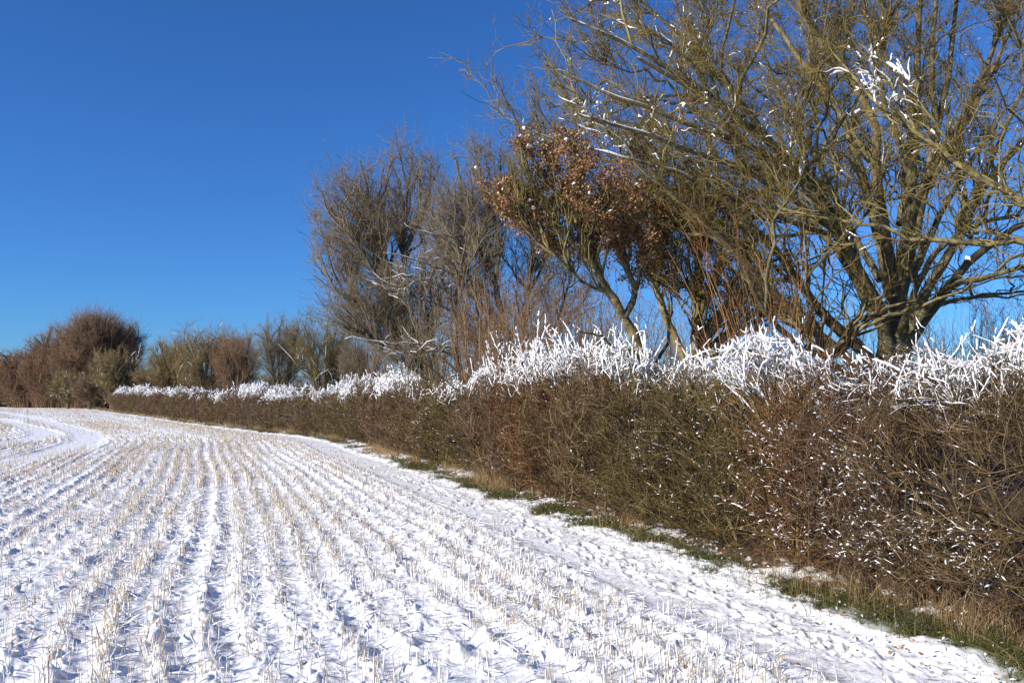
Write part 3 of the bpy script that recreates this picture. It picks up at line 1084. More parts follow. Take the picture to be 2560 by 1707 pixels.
# ---- the big maple behind the hedge
def big_tree():
    d = 14.0
    fork = W(2240, 850, d)
    base = W(2235, 1010, d)
    base[2] = 0
    L = []

    def q(pts, r0, r1=.03):
        L.append(([W(*p) for p in pts], r0 if r0 > .3 else r0 * .62, r1 * .8))
    q([(2235, 1010, 14), (2235, 960, 14), (2232, 880, 14), (2238, 800, 14)], .36, .26)
    # stems rising from the stool: (px, py, depth)
    q([(2225, 960, 13.9), (2210, 830, 13.8), (2150, 720, 13.6), (2120, 600, 13.4), (2060, 500, 13.2), (1960, 400, 12.9), (1880, 300, 12.6), (1800, 180, 12.2)], .20)
    q([(2230, 900, 13.9), (2190, 760, 13.6), (2090, 580, 13.1), (1990, 430, 12.6), (1890, 330, 12.2), (1740, 230, 11.6), (1600, 150, 11.2)], .17)
    q([(2240, 900, 14.1), (2235, 720, 14.1), (2205, 560, 14), (2190, 420, 13.9), (2185, 300, 13.8), (2100, 170, 13.7), (2010, 40, 13.6), (1980, -120, 13.5)], .19)
    q([(2250, 850, 14), (2250, 700, 13.9), (2270, 560, 13.8), (2280, 430, 13.8), (2290, 260, 13.7), (2300, 60, 13.7), (2310, -200, 13.6)], .20)
    q([(2240, 820, 14.3), (2270, 640, 14.4), (2310, 480, 14.5), (2340, 330, 14.6), (2375, 150, 14.8), (2400, -100, 15)], .17)
    q([(2250, 880, 14.0), (2310, 740, 13.8), (2390, 600, 13.6), (2460, 470, 13.4), (2560, 350, 13.2), (2680, 240, 13)], .15)
    q([(2255, 900, 14.1), (2330, 770, 14.1), (2430, 650, 14.2), (2520, 580, 14.3), (2640, 520, 14.3), (2780, 420, 14.2)], .14)
    q([(2250, 920, 14), (2290, 810, 13.8), (2370, 720, 13.7), (2480, 690, 13.5), (2600, 655, 13.3), (2720, 640, 13.2)], .11)
    q([(2245, 840, 13.7), (2300, 700, 13.2), (2350, 620, 12.8), (2450, 560, 12.3), (2540, 540, 12.0)], .09)
    q([(2230, 760, 14.2), (2200, 640, 14.4), (2170, 480, 14.6), (2120, 330, 14.9), (2050, 180, 15.2), (2010, 0, 15.4)], .14)
    # low limbs to the left
    q([(2200, 930, 13.8), (2140, 860, 13.6), (2060, 790, 13.4), (1990, 690, 13.2), (1930, 620, 13), (1850, 540, 12.8), (1760, 450, 12.5)], .17)
    q([(2190, 960, 13.7), (2100, 880, 13.4), (2000, 800, 13.1), (1930, 730, 12.8), (1850, 640, 12.5), (1740, 540, 12.2), (1640, 450, 12.0)], .15)
    q([(2180, 960, 13.4), (2060, 900, 12.8), (1960, 830, 12.4), (1900, 760, 12.1), (1860, 660, 11.8)], .10)
    # long arms arching left
    q([(2090, 580, 13.1), (1980, 500, 12.7), (1860, 430, 12.3), (1720, 380, 11.9), (1600, 330, 11.6), (1500, 300, 11.3), (1440, 285, 11.2)], .085, .012)
    q([(1990, 430, 12.6), (1860, 360, 12.2), (1700, 300, 11.8), (1560, 250, 11.5), (1440, 200, 11.3), (1400, 175, 11.2)], .075, .012)
    q([(1890, 330, 12.2), (1760, 230, 11.7), (1600, 130, 11.3), (1500, 80, 11.1), (1430, 50, 11.0)], .07, .012)
    q([(1960, 400, 12.9), (1850, 260, 12.9), (1730, 120, 12.9), (1620, 20, 12.8), (1520, -60, 12.8)], .075, .012)
    q([(2120, 600, 13.4), (1990, 560, 13.2), (1850, 500, 12.9), (1700, 430, 12.6), (1580, 400, 12.3), (1480, 370, 12.2)], .07, .012)
    q([(2150, 720, 13.6), (2070, 600, 13.9), (1960, 470, 14.3), (1850, 340, 14.6), (1740, 240, 14.9), (1660, 120, 15.1)], .10, .02)
    q([(2190, 420, 13.9), (2080, 260, 14.1), (1980, 120, 14.4), (1880, -20, 14.8), (1840, -140, 15)], .10, .02)
    q([(2280, 430, 13.8), (2220, 280, 13.4), (2180, 120, 13.0), (2150, -60, 12.7)], .09, .02)
    q([(2310, 480, 14.5), (2400, 330, 14.7), (2480, 180, 15), (2560, 0, 15.4)], .10, .02)
    q([(2340, 330, 14.6), (2330, 180, 14.6), (2340, 20, 14.6), (2360, -160, 14.6)], .10, .02)
    q([(2390, 600, 13.6), (2470, 420, 13.9), (2540, 260, 14.3), (2620, 100, 14.8)], .09, .02)
    q([(2270, 560, 13.8), (2330, 420, 13.2), (2410, 280, 12.7), (2480, 130, 12.3), (2540, -40, 12)], .10, .02)
    q([(2200, 700, 14.4), (2120, 560, 15.2), (2040, 400, 16), (1960, 260, 16.8), (1900, 100, 17.5)], .11, .02)
    q([(2280, 700, 14.5), (2340, 560, 15.3), (2420, 420, 16.2), (2500, 280, 17)], .11, .02)
    q([(2250, 560, 14.6), (2270, 380, 15.4), (2290, 200, 16.2), (2300, 20, 17)], .11, .02)
    q([(2350, 760, 14.2), (2440, 740, 14.8), (2540, 730, 15.3), (2640, 720, 15.6)], .06, .015)

    def rf(rng, m):
        # elevation and azimuth of the fan: wide on the left, right and up
        az = rng.uniform(0, 2 * math.pi, m)
        el = np.arcsin(rng.uniform(.13, .99, m))
        D = np.stack([np.cos(el) * np.cos(az), np.cos(el) * np.sin(az), np.sin(el)], 1)
        reach = 6.7 + 2.2 * np.sin(el) + rng.normal(0, .35, m)
        # arms reach less when low
        reach = reach * sstep(-.05, .5, el) ** .6
        keep = (np.cos(az) < .15) | (el > .80) | (rng.random(m) < .16)      # airy low down on the right
        reach = np.where(keep, reach, -1)
        return D, reach
    env = cone_env(fork + np.array([0.1, 0, .2]), rf, clump=.75, seed=31, expo=.38, depth=.62)

    def snow(rng, ms, allw):
        def reg(c, r):
            return lambda mid: np.exp(-(((mid - c) / r) ** 2).sum(1))
        c1 = W(1480, 285, 11.4)
        P, R = allw[0]
        for j in range(len(P)):
            if np.linalg.norm((P[j, -1] - c1) * [1, .5, 1]) < 1.3:
                snow_tubes(ms, rng, P[j:j + 1, 5:14], R[j:j + 1, 5:14] * .6, .013, k=7, lump=1.0)
        for li, f in ((0, 0), (1, .9), (2, .9), (3, .8), (4, .6)):
            if li >= len(allw):
                continue
            P, R = allw[li]
            mid = P.mean(1)
            fl_ = sstep(1.0, .45, np.abs(nrm(P[:, -1] - P[:, 0])[:, 2]))
            pr = fl_ * f * .9 * reg(c1, np.array([.95, 1.6, .30]))(mid) * 1.0 + f * .04 * sstep(.55, .7, n3(mid, .9, 90)) + f * .10 * reg(W(1700, 360, 12), np.array([1.3, 1.2, .35]))(mid) + f * .06 * reg(W(1600, 60, 11.5), np.array([1.4, 1.4, .9]))(mid)
            sel = rng.random(len(P)) < pr
            if sel.any():
                heavy = reg(c1, np.array([.95, 1.6, .30]))(mid[sel])
                Pc, Rc = part_of(rng, P[sel], R[sel], .15, .55)
                snow_tubes(ms, rng, Pc, Rc, np.minimum(rng.gamma(2.5, .003, sel.sum()) * (.45 + .8 * heavy) + .003, .016), k=6, lump=.9)
    lv = [(170, 1.5, .024, .010, 9, 5, True), (1600, .8, .011, .005, 7, 4, False), (15000, .33, .0055, .0028, 6, 3, False), (80000, .12, .0030, .0018, 4, 3, False)]
    tree('maple_tree', 'largest tree, bare with mossy limbs fanning from a thick trunk behind the hedge', 'tree', base, L, env, fork - np.array([0, 0, 2]), lv, BARK_OLIVE, TWIG_OLIVE, up=.15, snowf=snow, seed=11, side=.75, clear=(fork, 1.9), lw=.014, pickf=lambda p: .15 + sstep(2.2, 5.0, np.linalg.norm(p - fork, axis=1)))


big_tree()


# ---- trees that keep their brown leaves
def leafer(n, size, clumps, snowfrac, tintc=.5, reg=None):
    def f(rng, ml, ms, allw):
        P, R = allw[-1]
        tips = np.concatenate([P[:, -1], P[:, -2], P[:, P.shape[1] // 2]])
        if reg is not None:
            tips = tips[rng.random(len(tips)) < reg(tips)]
        c = tips[rng.integers(0, len(tips), clumps)]
        c = c[n3(c, 3.2, 19) > .36]
        ncl = len(c)
        i = rng.integers(0, ncl, n)
        C = c[i] + rng.normal(0, .05, (n, 3)) * [1, 1, .8] - [0, 0, .02]
        U = nrm(rng.normal(0, 1, (n, 3)) + [0, 0, -.5])
        Vv = nrm(np.cross(U, rng.normal(0, 1, (n, 3))))
        s = rng.uniform(.6, 1.3, (n, 1)) * size
        ml.quads(C, U * s, Vv * s * .55, np.clip(rng.beta(2, 2.2, n), 0, 1))
        k = int(ncl * snowfrac)
        cc = c[:k] + [0, 0, .045]
        d = nrm(rng.normal(0, 1, (k, 3)) * [1, 1, .15]) * rng.uniform(.02, .055, (k, 1))
        snow_tubes(ms, rng, np.stack([cc - d, cc - d * .3, cc + d * .3, cc + d], 1), np.full((k, 4), .003), rng.uniform(.012, .03, k), k=6)
    return f


def leaning_tree():
    L = []

    def q(pts, r0, r1=.015):
        L.append(([W(*p) for p in pts], r0, r1))
    b = W(1640, 1000, 12.9)
    b[2] = 0
    L.append(([b, W(1640, 985, 12.9), W(1625, 930, 12.85), W(1595, 870, 12.8), W(1565, 800, 12.7), W(1530, 740, 12.6), W(1490, 690, 12.5), W(1460, 620, 12.4), W(1440, 560, 12.35), W(1400, 500, 12.3)], .105, .02))
    q([(1560, 795, 12.7), (1585, 740, 12.8), (1570, 680, 12.9), (1545, 620, 13), (1530, 540, 13.1), (1510, 430, 13.2)], .055)
    q([(1470, 650, 12.4), (1420, 590, 12.2), (1370, 520, 12.1), (1320, 440, 12), (1300, 360, 11.9)], .035)
    q([(1440, 560, 12.3), (1450, 480, 12.5), (1430, 400, 12.6), (1440, 330, 12.7)], .035)
    q([(1530, 740, 12.6), (1450, 700, 12.3), (1400, 650, 12.1), (1350, 610, 12), (1300, 540, 11.9)], .025)
    q([(1600, 880, 12.8), (1540, 870, 12.5), (1500, 840, 12.3), (1450, 830, 12.1)], .02)
    q([(1625, 930, 12.8), (1670, 850, 13.2), (1660, 760, 13.5), (1620, 680, 13.7)], .03)
    env = ell([(W(1420, 500, 12.3), (1.15, .8, .85), 3), (W(1300, 400, 12), (.30, .4, .55), .9), (W(1560, 560, 12.9), (.9, .8, .9), 1.5), (W(1300, 520, 12), (.45, .45, .25), .8), (W(1420, 390, 12.3), (.6, .6, .4), .8)], clump=1.6, seed=41)

    def reg(p):
        return sstep(3.3, 4.0, p[:, 2]) * sstep(.3, .45, n3(p, 1.7, 5))
    lv = [(50, .8, .018, .007, 7, 4, True), (300, .45, .008, .004, 6, 3, False), (1100, .22, .004, .0022, 5, 3, False)]
    tree('leaning_tree', 'small leaning tree with yellow mossy trunk, its crown thick with curled brown leaves', 'tree', b, L, env, W(1560, 850, 12.8), lv, BARK_MOSS, TWIG_OLIVE, up=.5, leaf=leafer(34000, .024, 3600, .05, reg=reg), seed=21)


def dark_leafy_tree():
    L = []

    def q(pts, r0, r1=.02):
        L.append(([W(*p) for p in pts], r0, r1))
    b = W(1725, 1000, 14.8)
    b[2] = 0
    L.append(([b, W(1722, 960, 14.8), W(1735, 870, 14.8), W(1750, 780, 14.8), W(1745, 660, 14.8), W(1720, 560, 14.8), W(1715, 440, 14.8)], .14, .02))
    q([(1725, 940, 14.8), (1770, 850, 14.6), (1830, 770, 14.4), (1880, 700, 14.2), (1950, 640, 14)], .08)
    q([(1725, 930, 14.8), (1680, 830, 15), (1640, 720, 15.2), (1600, 620, 15.4), (1580, 520, 15.5)], .08)
    q([(1735, 870, 14.8), (1790, 790, 15.2), (1860, 740, 15.5), (1930, 700, 15.8)], .06)
    q([(1750, 780, 14.8), (1800, 660, 14.6), (1840, 560, 14.4), (1850, 460, 14.3)], .06)
    q([(1730, 960, 14.8), (1800, 860, 14.3), (1860, 800, 14), (1900, 770, 13.8)], .05)
    q([(1640, 720, 15.2), (1660, 620, 14.9), (1650, 520, 14.7), (1640, 430, 14.6)], .05)
    env = ell([(W(1740, 600, 14.8), (1.5, 1.1, 1.3), 3), (W(1640, 480, 14.8), (1.0, .9, .8), 1.5), (W(1870, 760, 14.5), (.9, .8, .6), 1.2), (W(1850, 480, 14.5), (1.0, .9, .9), 1)], clump=1.1, seed=43)

    def reg(p):
        return sstep(3.4, 4.6, p[:, 2]) * sstep(.3, .5, n3(p, 1.1, 6))
    lv = [(80, .9, .024, .009, 7, 4, True), (480, .5, .010, .005, 6, 3, False), (2300, .28, .005, .0028, 5, 3, False)]
    tree('leafy_tree', 'dark stemmed tree with scattered brown leaves between the leaning tree and the largest tree', 'tree', b, L, env, W(1725, 950, 14.8), lv, BARK_MOSS, TWIG_OLIVE, up=.35, leaf=leafer(24000, .023, 3400, .03, reg=reg), seed=22, side=.8)


leaning_tree()
dark_leafy_tree()


def overhanging_tree():
    """stands outside the frame at the right; only its lichened boughs reach in"""
    L = []
    b = np.array([7.4, 7.6, 0.])
    f = b + [-.1, .1, 3.0]
    L.append(([b, b + [0, 0, 1.5], f, f + [.2, .3, 2.5], f + [.3, .4, 4.5]], .2, .05))

    def q(pts, r0, r1=.012):
        L.append(([f if p is None else W(*p) for p in pts], r0, r1))
    q([None, (2750, 600, 8.4), (2560, 505, 8.6), (2430, 430, 8.8), (2290, 335, 9.0), (2180, 250, 9.1), (2090, 130, 9.2)], .046, .009)
    q([None, (2760, 640, 8.6), (2560, 602, 8.9), (2430, 607, 9), (2310, 600, 9.1), (2200, 570, 9.2), (2090, 550, 9.3), (1960, 520, 9.4)], .038, .008)
    L.append(([f + [.1, .1, .8], f + [0.6, 1.2, 3.2], f + [.8, 2, 4.6]], .06, .012))
    q([(2290, 335, 9.0), (2240, 240, 9.2), (2200, 160, 9.3), (2130, 90, 9.3)], .02, .006)
    q([(2430, 430, 8.8), (2330, 300, 9), (2260, 190, 9.1)], .02, .006)

    def env(rng, n):
        a = catmull([W(2620, 540, 8.5), W(2430, 430, 8.8), W(2290, 330, 9), W(2090, 120, 9.2)], 60)
        c = catmull([W(2620, 600, 8.8), W(2310, 590, 9.1), W(2100, 545, 9.3), W(1960, 520, 9.4)], 60)
        A = np.concatenate([a, a, c])
        i = rng.integers(0, len(A), n)
        return A[i] + rng.normal(0, .28, (n, 3)) * [1, .9, 1]

    def snow(rng, ms, allw):
        P, R = allw[0]
        for j in (1,):
            snow_tubes(ms, rng, P[j:j + 1, -9:-2], R[j:j + 1, -9:-2] * .6, .012, k=7)
        for li in (1, 2, 3):
            P, R = allw[li]
            mid = P.mean(1)
            pr = .75 * np.exp(-(((mid - W(2200, 190, 9.1)) / [.5, .8, .35]) ** 2).sum(1)) + .015
            sel = rng.random(len(P)) < pr
            Pc, Rc = part_of(rng, P[sel], R[sel], .35, .95)
            snow_tubes(ms, rng, Pc, Rc, np.minimum(rng.gamma(2.5, .003, sel.sum()) + .003, .016), k=6, lump=.9)
    lv = [(40, .5, .010, .005, 7, 4, False), (220, .28, .006, .0035, 5, 3, False), (1300, .12, .0034, .002, 4, 3, False)]
    tree('overhanging_tree', 'yellow lichened boughs with snow reaching in from a tree beyond the right edge', 'tree', b, L, env, f + np.array([1., 0, -1]), lv, BARK_MOSS, TWIG_OLIVE, up=.1, snowf=snow, seed=23)


overhanging_tree()


# ---- orange shooted shrub under the big tree
def shoot_shrub(label, base, n, hgt, spread, mat, seed, lean=(0, 0), r=.006, sub=8, name='shoot_shrub', cat='shrub', bark=None):
    rng = np.random.default_rng(seed)
    root = empty(name, base)
    tag(root, label, cat)
    mb, m2 = MB(), MB()
    base = np.asarray(base, float)
    a = rng.uniform(0, 2 * math.pi, n)
    P0 = base + np.stack([np.cos(a), np.sin(a), a * 0], 1) * (rng.random(n) ** .5 * spread[0])[:, None]
    h = hgt * rng.uniform(.6, 1.05, n)
    out = rng.random(n) * spread[1]
    P2 = P0 + np.stack([np.cos(a) * out + lean[0] * h, np.sin(a) * out * .7 + lean[1] * h, h], 1)
    P1 = P0 + (P2 - P0) * [.25, .25, .6]
    t = np.linspace(0, 1, 9)[None, :, None]
    P = (1 - t) ** 2 * P0[:, None] + 2 * t * (1 - t) * P1[:, None] + t * t * P2[:, None]
    P[:, 1:] += rng.normal(0, .015 * hgt, (n, 8, 3)) * .6
    R = rng.uniform(.7, 1.6, n)[:, None] * r * (1.1 - .85 * np.linspace(0, 1, 9)[None])
    mb.tubes(P, R, 4, tint=rng.random(n))
    m = n * sub
    i = rng.integers(0, n, m)
    j = rng.integers(2, 8, m)
    A = P[i, j]
    D = nrm(P[i, j + 0] - P[i, j - 1])
    T = A + (D * .7 + rng.normal(0, .38, (m, 3))) * rng.uniform(.08, .28, m)[:, None] * hgt * .6
    t = np.linspace(0, 1, 5)[None, :, None]
    Q = A[:, None] * (1 - t) + T[:, None] * t + rng.normal(0, .01 * hgt, (m, 5, 3)) * t
    Q[:, :, 2] += (t[..., 0] ** 2) * .05 * hgt
    RQ = np.minimum(R[i, j], r * .6)[:, None] * (1 - .6 * np.linspace(0, 1, 5)[None])
    m2.tubes(Q, RQ, 3, tint=rng.random(m))
    m = m * 2
    i = rng.integers(0, len(Q), m)
    j = rng.integers(1, 5, m)
    A = Q[i, j]
    T = A + (nrm(Q[i, j] - Q[i, j - 1]) * .6 + rng.normal(0, .4, (m, 3))) * rng.uniform(.03, .11, m)[:, None] * hgt * .6
    m2.tubes(np.stack([A, (A + T) / 2 + rng.normal(0, .004 * hgt, (m, 3)), T], 1), np.repeat([[r * .38, r * .32, r * .22]], m, 0), 3, tint=rng.random(m))
    mb.build('stems', bark or mat, root)
    m2.build('twigs', mat, root)
    return root


shoot_shrub('shrub of thin orange brown shoots rising behind the hedge left of the largest trunk', (*(W(1930, 900, 12.0)[:2]), 0), 60, 4.6, (.35, 2.0), TWIG_ORANGE, 51, lean=(-.16, 0), r=.0055, sub=6)
shoot_shrub('arching orange brown shoots springing out of the hedge beside the orange shooted section', (*(W(2030, 1250, 9.4)[:2]), 0), 46, 2.5, (.3, .9), TWIG_ORANGE, 52, lean=(-.22, -.05), r=.0045, sub=6)


# ---- middle group
def mid_tree(name, label, base_px, d, limbs, ell_parts, lv, bark, tw, seed, up=.5, snowf=None, leaf=None, group='bare trees in the middle group', clump=.7, focus_px=None, side=.85):
    b = W(base_px[0], base_px[1], d)
    b[2] = 0
    L = []
    for pts, r0, r1 in limbs:
        pp = [W(px, py, d + dd) for (px, py, dd) in pts]
        L.append((pp, r0, r1))
    # root the first points in the ground
    L = [(([np.array([b[0] + (p[0][0] - b[0]) * .6, p[0][1], 0.])] + p) if g else p, r0, r1) for (p, r0, r1), g in zip(L, [li[0][0][1] > 930 for li in limbs])]
    parts = [(W(px, py, d + dd), rad, wt) for (px, py, dd, rad, wt) in ell_parts]
    fo = W(*(focus_px or base_px), d) - np.array([0, 0, .5])
    return tree(name, label, 'tree', b, L, ell(parts, clump=clump, seed=seed, shell=.3), fo, lv, bark, tw, up=up, group=group, snowf=snowf, leaf=leaf, seed=seed, side=side, k0=7)


mid_tree('multistem_tree', 'tall grey multi-stemmed tree leaning left above the snow capped hedge', (1085, 985), 29,
         [([(1090, 975, 0), (1040, 890, 0), (1000, 800, 0), (960, 640, 0), (930, 520, 0), (900, 400, 0)], .17, .025),
          ([(1085, 975, 0), (1020, 870, -.5), (970, 820, -.8), (900, 770, -1), (840, 730, -1.2), (800, 640, -1.4)], .12, .02),
          ([(1090, 975, 0), (1030, 860, .4), (1010, 760, .6), (1010, 620, .8), (1020, 500, 1), (1030, 390, 1.1)], .16, .02),
          ([(1000, 800, 0), (950, 700, -.6), (890, 610, -1), (830, 540, -1.2), (800, 470, -1.4)], .09, .015),
          ([(1080, 970, 0), (990, 900, -.8), (930, 850, -1.2), (870, 830, -1.5), (820, 790, -1.7)], .10, .015),
          ([(960, 640, 0), (910, 560, .4), (870, 480, .8), (850, 420, 1)], .07, .015),
          ([(1010, 620, .8), (1060, 540, 1), (1080, 460, 1.2), (1100, 410, 1.4)], .07, .015),
          ([(1100, 975, .5), (1080, 860, 1), (1060, 740, 1.4), (1060, 640, 1.8), (1080, 560, 2)], .10, .015),
          ([(1000, 760, .5), (970, 660, 1), (960, 560, 1.4), (970, 440, 1.8)], .07, .015)],
         [(950, 560, 0, (2.7, 2.1, 2.5), 3), (870, 600, 0, (1.5, 1.5, 2.6), 1.6), (1020, 450, .5, (1.3, 1.5, 1.8), 1.0), (910, 770, -.6, (1.9, 1.5, 1.2), 1.0), (1020, 800, -.5, (2.0, 1.6, 1.9), 1.6)],
         [(130, 1.8, .04, .012, 9, 4, True), (520, 1.0, .015, .007, 7, 3, False), (6500, .5, .0062, .0038, 6, 3, False), (21000, .22, .0042, .0028, 4, 3, False)],
         BARK_GREY, TWIG_GREY, 61, up=.2, side=.6)

mid_tree('upright_tree', 'tall slender bare tree rising just left of the brown leaved crown', (1290, 985), 27,
         [([(1290, 975, 0), (1270, 850, 0), (1230, 700, 0), (1220, 560, 0), (1200, 440, 0), (1190, 360, 0)], .15, .02),
          ([(1290, 975, 0), (1300, 830, .3), (1330, 700, .6), (1340, 560, .8), (1330, 460, 1)], .12, .02),
          ([(1230, 700, 0), (1170, 560, .4), (1150, 460, .6), (1140, 390, .8)], .08, .015),
          ([(1220, 560, 0), (1250, 460, .4), (1250, 370, .6)], .06, .012),
          ([(1270, 850, 0), (1190, 740, -.5), (1150, 640, -.8), (1120, 560, -1)], .08, .015),
          ([(1300, 950, 0), (1380, 830, 1), (1420, 720, 1.5), (1430, 620, 2)], .09, .015),
          ([(1290, 950, 0), (1230, 850, 1), (1180, 780, 1.5), (1130, 720, 2)], .07, .015)],
         [(1200, 560, 0, (1.8, 1.6, 2.8), 2), (1180, 460, 0, (1.0, 1.1, 1.8), .9), (1260, 440, .4, (1.0, 1.1, 1.6), .8), (1360, 700, .5, (2.1, 1.6, 2.0), 2), (1190, 740, .5, (1.7, 1.4, 1.9), 1.4), (1115, 580, .3, (1.0, 1.2, 1.9), 1.1)],
         [(110, 1.6, .035, .012, 9, 4, True), (430, .9, .014, .0065, 7, 3, False), (5400, .47, .006, .0038, 6, 3, False), (17000, .21, .0041, .0028, 4, 3, False)],
         BARK_GREY, TWIG_GREY, 62, up=.28, side=.6)


def bough_snow(rng, ms, allw):
    P, R = allw[0]
    for j in range(4, len(P)):
        snow_tubes(ms, rng, P[j:j + 1], R[j:j + 1] * .8, .009, k=6, lift=.8)
    for li in (1, 2, 3):
        P, R = allw[li]
        ch = nrm(P[:, -1] - P[:, 0])
        sel = rng.random(len(P)) < .42 * sstep(.9, .3, np.abs(ch[:, 2])) * sstep(-1.0, -2.2, P.mean(1)[:, 0])
        snow_tubes(ms, rng, P[sel], R[sel], rng.uniform(.004, .009, sel.sum()), k=5)


mid_tree('snowy_bough_tree', 'thin bare tree with long level boughs lined with snow in front of the multi-stemmed tree', (1145, 985), 23.5,
         [([(1150, 975, 0), (1140, 860, 0), (1138, 740, 0), (1150, 680, 0), (1170, 600, 0)], .085, .02),
          ([(1160, 975, 0), (1200, 860, .3), (1190, 740, .6), (1185, 640, .8), (1170, 560, .9)], .07, .015),
          ([(1138, 800, 0), (1160, 700, -.4), (1200, 610, -.7), (1250, 570, -.9)], .03, .01),
          ([(1170, 600, 0), (1190, 560, .2), (1230, 540, .4)], .02, .008),
          ([(1140, 780, 0), (1080, 755, -.4), (1010, 735, -.7), (960, 715, -.9), (900, 690, -1.1)], .030, .008),
          ([(1150, 690, 0), (1090, 670, -.4), (1040, 650, -.7), (960, 630, -1)], .028, .008),
          ([(1170, 610, 0), (1120, 590, -.4), (1080, 585, -.6), (1030, 570, -.8)], .024, .008),
          ([(1150, 870, 0), (1080, 865, -.4), (1020, 860, -.7), (950, 855, -.9), (880, 840, -1.1)], .030, .008),
          ([(1140, 885, 0), (1070, 878, -.5), (1010, 882, -.9), (975, 886, -1)], .024, .008),
          ([(1200, 860, .3), (1160, 840, -.1), (1110, 840, -.3)], .022, .008),
          ([(1138, 740, 0), (1060, 700, -.3), (1010, 690, -.5), (950, 700, -.6)], .026, .008)],
         [(1060, 680, -.4, (1.4, .9, .9), 2), (1180, 620, 0, (1.0, .9, .9), 1.3), (1040, 860, -.5, (1.3, .8, .4), 1)],
         [(60, .9, .016, .008, 7, 4, True), (330, .5, .010, .006, 5, 3, False), (1100, .28, .007, .004, 4, 3, False)],
         BARK_GREY, TWIG_GREY, 63, up=.1, snowf=bough_snow)

for lb, px, d, n, hg, sp, sd, mt_ in (
        ('thicket of thin upright brown stems behind the broadest snow cap', 1420, 20.0, 170, 4.6, (1.9, 1.2), 71, TWIG_RED),
        ('brown brushwood shrub between the upright tree and the thicket of stems', 1300, 23.0, 150, 5.0, (1.6, 1.3), 72, TWIG_RED),
        ('olive brown brushwood shrub behind the dip in the hedge', 1180, 26.0, 140, 4.8, (1.8, 1.4), 73, TWIG_GREY),
        ('low plum brown shrub behind the hedge between leaning tree and dark stemmed tree', 1640, 19.0, 120, 3.4, (1.8, 1.0), 74, TWIG_RED),
        ('wide low thicket behind the dark stemmed tree', 1830, 21.0, 150, 3.9, (2.2, 1.0), 75, TWIG_RED),
        ('purplish thicket of fine twigs behind the hedge right of the largest trunk', 2450, 20.0, 170, 4.3, (2.3, 1.0), 76, TWIG_RED),
        ('tangle of brown stems at the base of the largest tree', 2080, 16.5, 110, 3.3, (1.3, .9), 77, TWIG_GREY),
        ('brown shrub behind the hedge under the left side of the multi-stemmed tree', 1005, 38.0, 80, 4.4, (1.2, 1.0), 78, TWIG_RED)):
    b_ = W(px, 1000, d)
    shoot_shrub(lb, (b_[0], b_[1], 0), n, hg, sp, mt_, sd, r=.010 * (d / 20) ** .8, sub=9, name='thicket_shrub', cat='shrub')


# ---- far trees along the hedge
def far_tree(label, px, top_py, d, wpx, tw, seed, name='bare_tree', shape='fan', n=1.0, rtw=1.0, base_w=.35, snow=0, low=None, bark=BARK_GREY, nl=9, group='bare trees along the far hedge'):
    rng = np.random.default_rng(seed)
    b = W(px, 1000, d)
    b[2] = 0
    H = W(px, top_py, d)[2]
    rx = wpx / F * d / 2 * 1.22
    c0 = (CAMZ if low is None else W(px, low, d)[2])
    L = []
    for i in range(nl):
        a = 2 * math.pi * (i + rng.random() * .6) / nl
        e = rng.uniform(.35, .95)
        off = np.array([math.cos(a), math.sin(a), 0]) * base_w * .4
        tip = b + np.array([math.cos(a) * rx * e, math.sin(a) * rx * e * .9, H * rng.uniform(.72, .93)])
        mid = b + off + (tip - b) * [.22, .22, .45]
        L.append(([b + off, b + off * 1.2 + [0, 0, H * .18], mid, b + (tip - b) * [.6, .6, .75], tip], base_w * .35 * rng.uniform(.6, 1.1), .02 * d / 40))
    cz = (H + c0) / 2
    parts = [(b + [0, 0, cz + (H - cz) * .18], (rx, rx * .9, (H - c0) / 2 * 1.02), 3)]
    parts.append((b + [0, 0, c0 + (H - c0) * .3], (rx * .8, rx * .8, (H - c0) * .42), 1.3))
    for k in range(5):
        a = rng.uniform(0, 6.28)
        parts.append((b + [math.cos(a) * rx * .5, math.sin(a) * rx * .45, cz + (H - cz) * rng.uniform(-.2, .5)], (rx * .55, rx * .5, (H - c0) * .30), .8))
    px_m = d / 853.
    lv = [(int(90 * n), .22 * H, .04 * rtw * (d / 60) ** .5, .16 * px_m * rtw, 6, 4, True),
          (int(420 * n), .13 * H, .19 * px_m * rtw, .09 * px_m * rtw, 5, 3, False),
          (int(2600 * n), .065 * H, .10 * px_m * rtw, .06 * px_m * rtw, 4, 3, False),
          (int(13000 * n), .04 * H, .052 * px_m * rtw, .036 * px_m * rtw, 3, 3, False)]
    sf = None
    if snow:
        def sf(rng, ms, allw):
            for li in (2, 3):
                P, R = allw[li]
                mid = P.mean(1)
                sel = rng.random(len(P)) < snow * sstep(.55, .72, n3(mid, 6 / H, seed))
                snow_tubes(ms, rng, P[sel], R[sel], .22 * px_m * rng.uniform(.6, 1.3, sel.sum()), k=4)
    return tree(name, label, 'tree', b, L, ell(parts, clump=4.5 / H, seed=seed, shell=.3, rag=.22 if name == 'oak_tree' else .4), b + np.array([0, 0, H * .15]), lv, bark, tw, up=.22, group=group, snowf=sf, seed=seed, side=.75, k0=6)


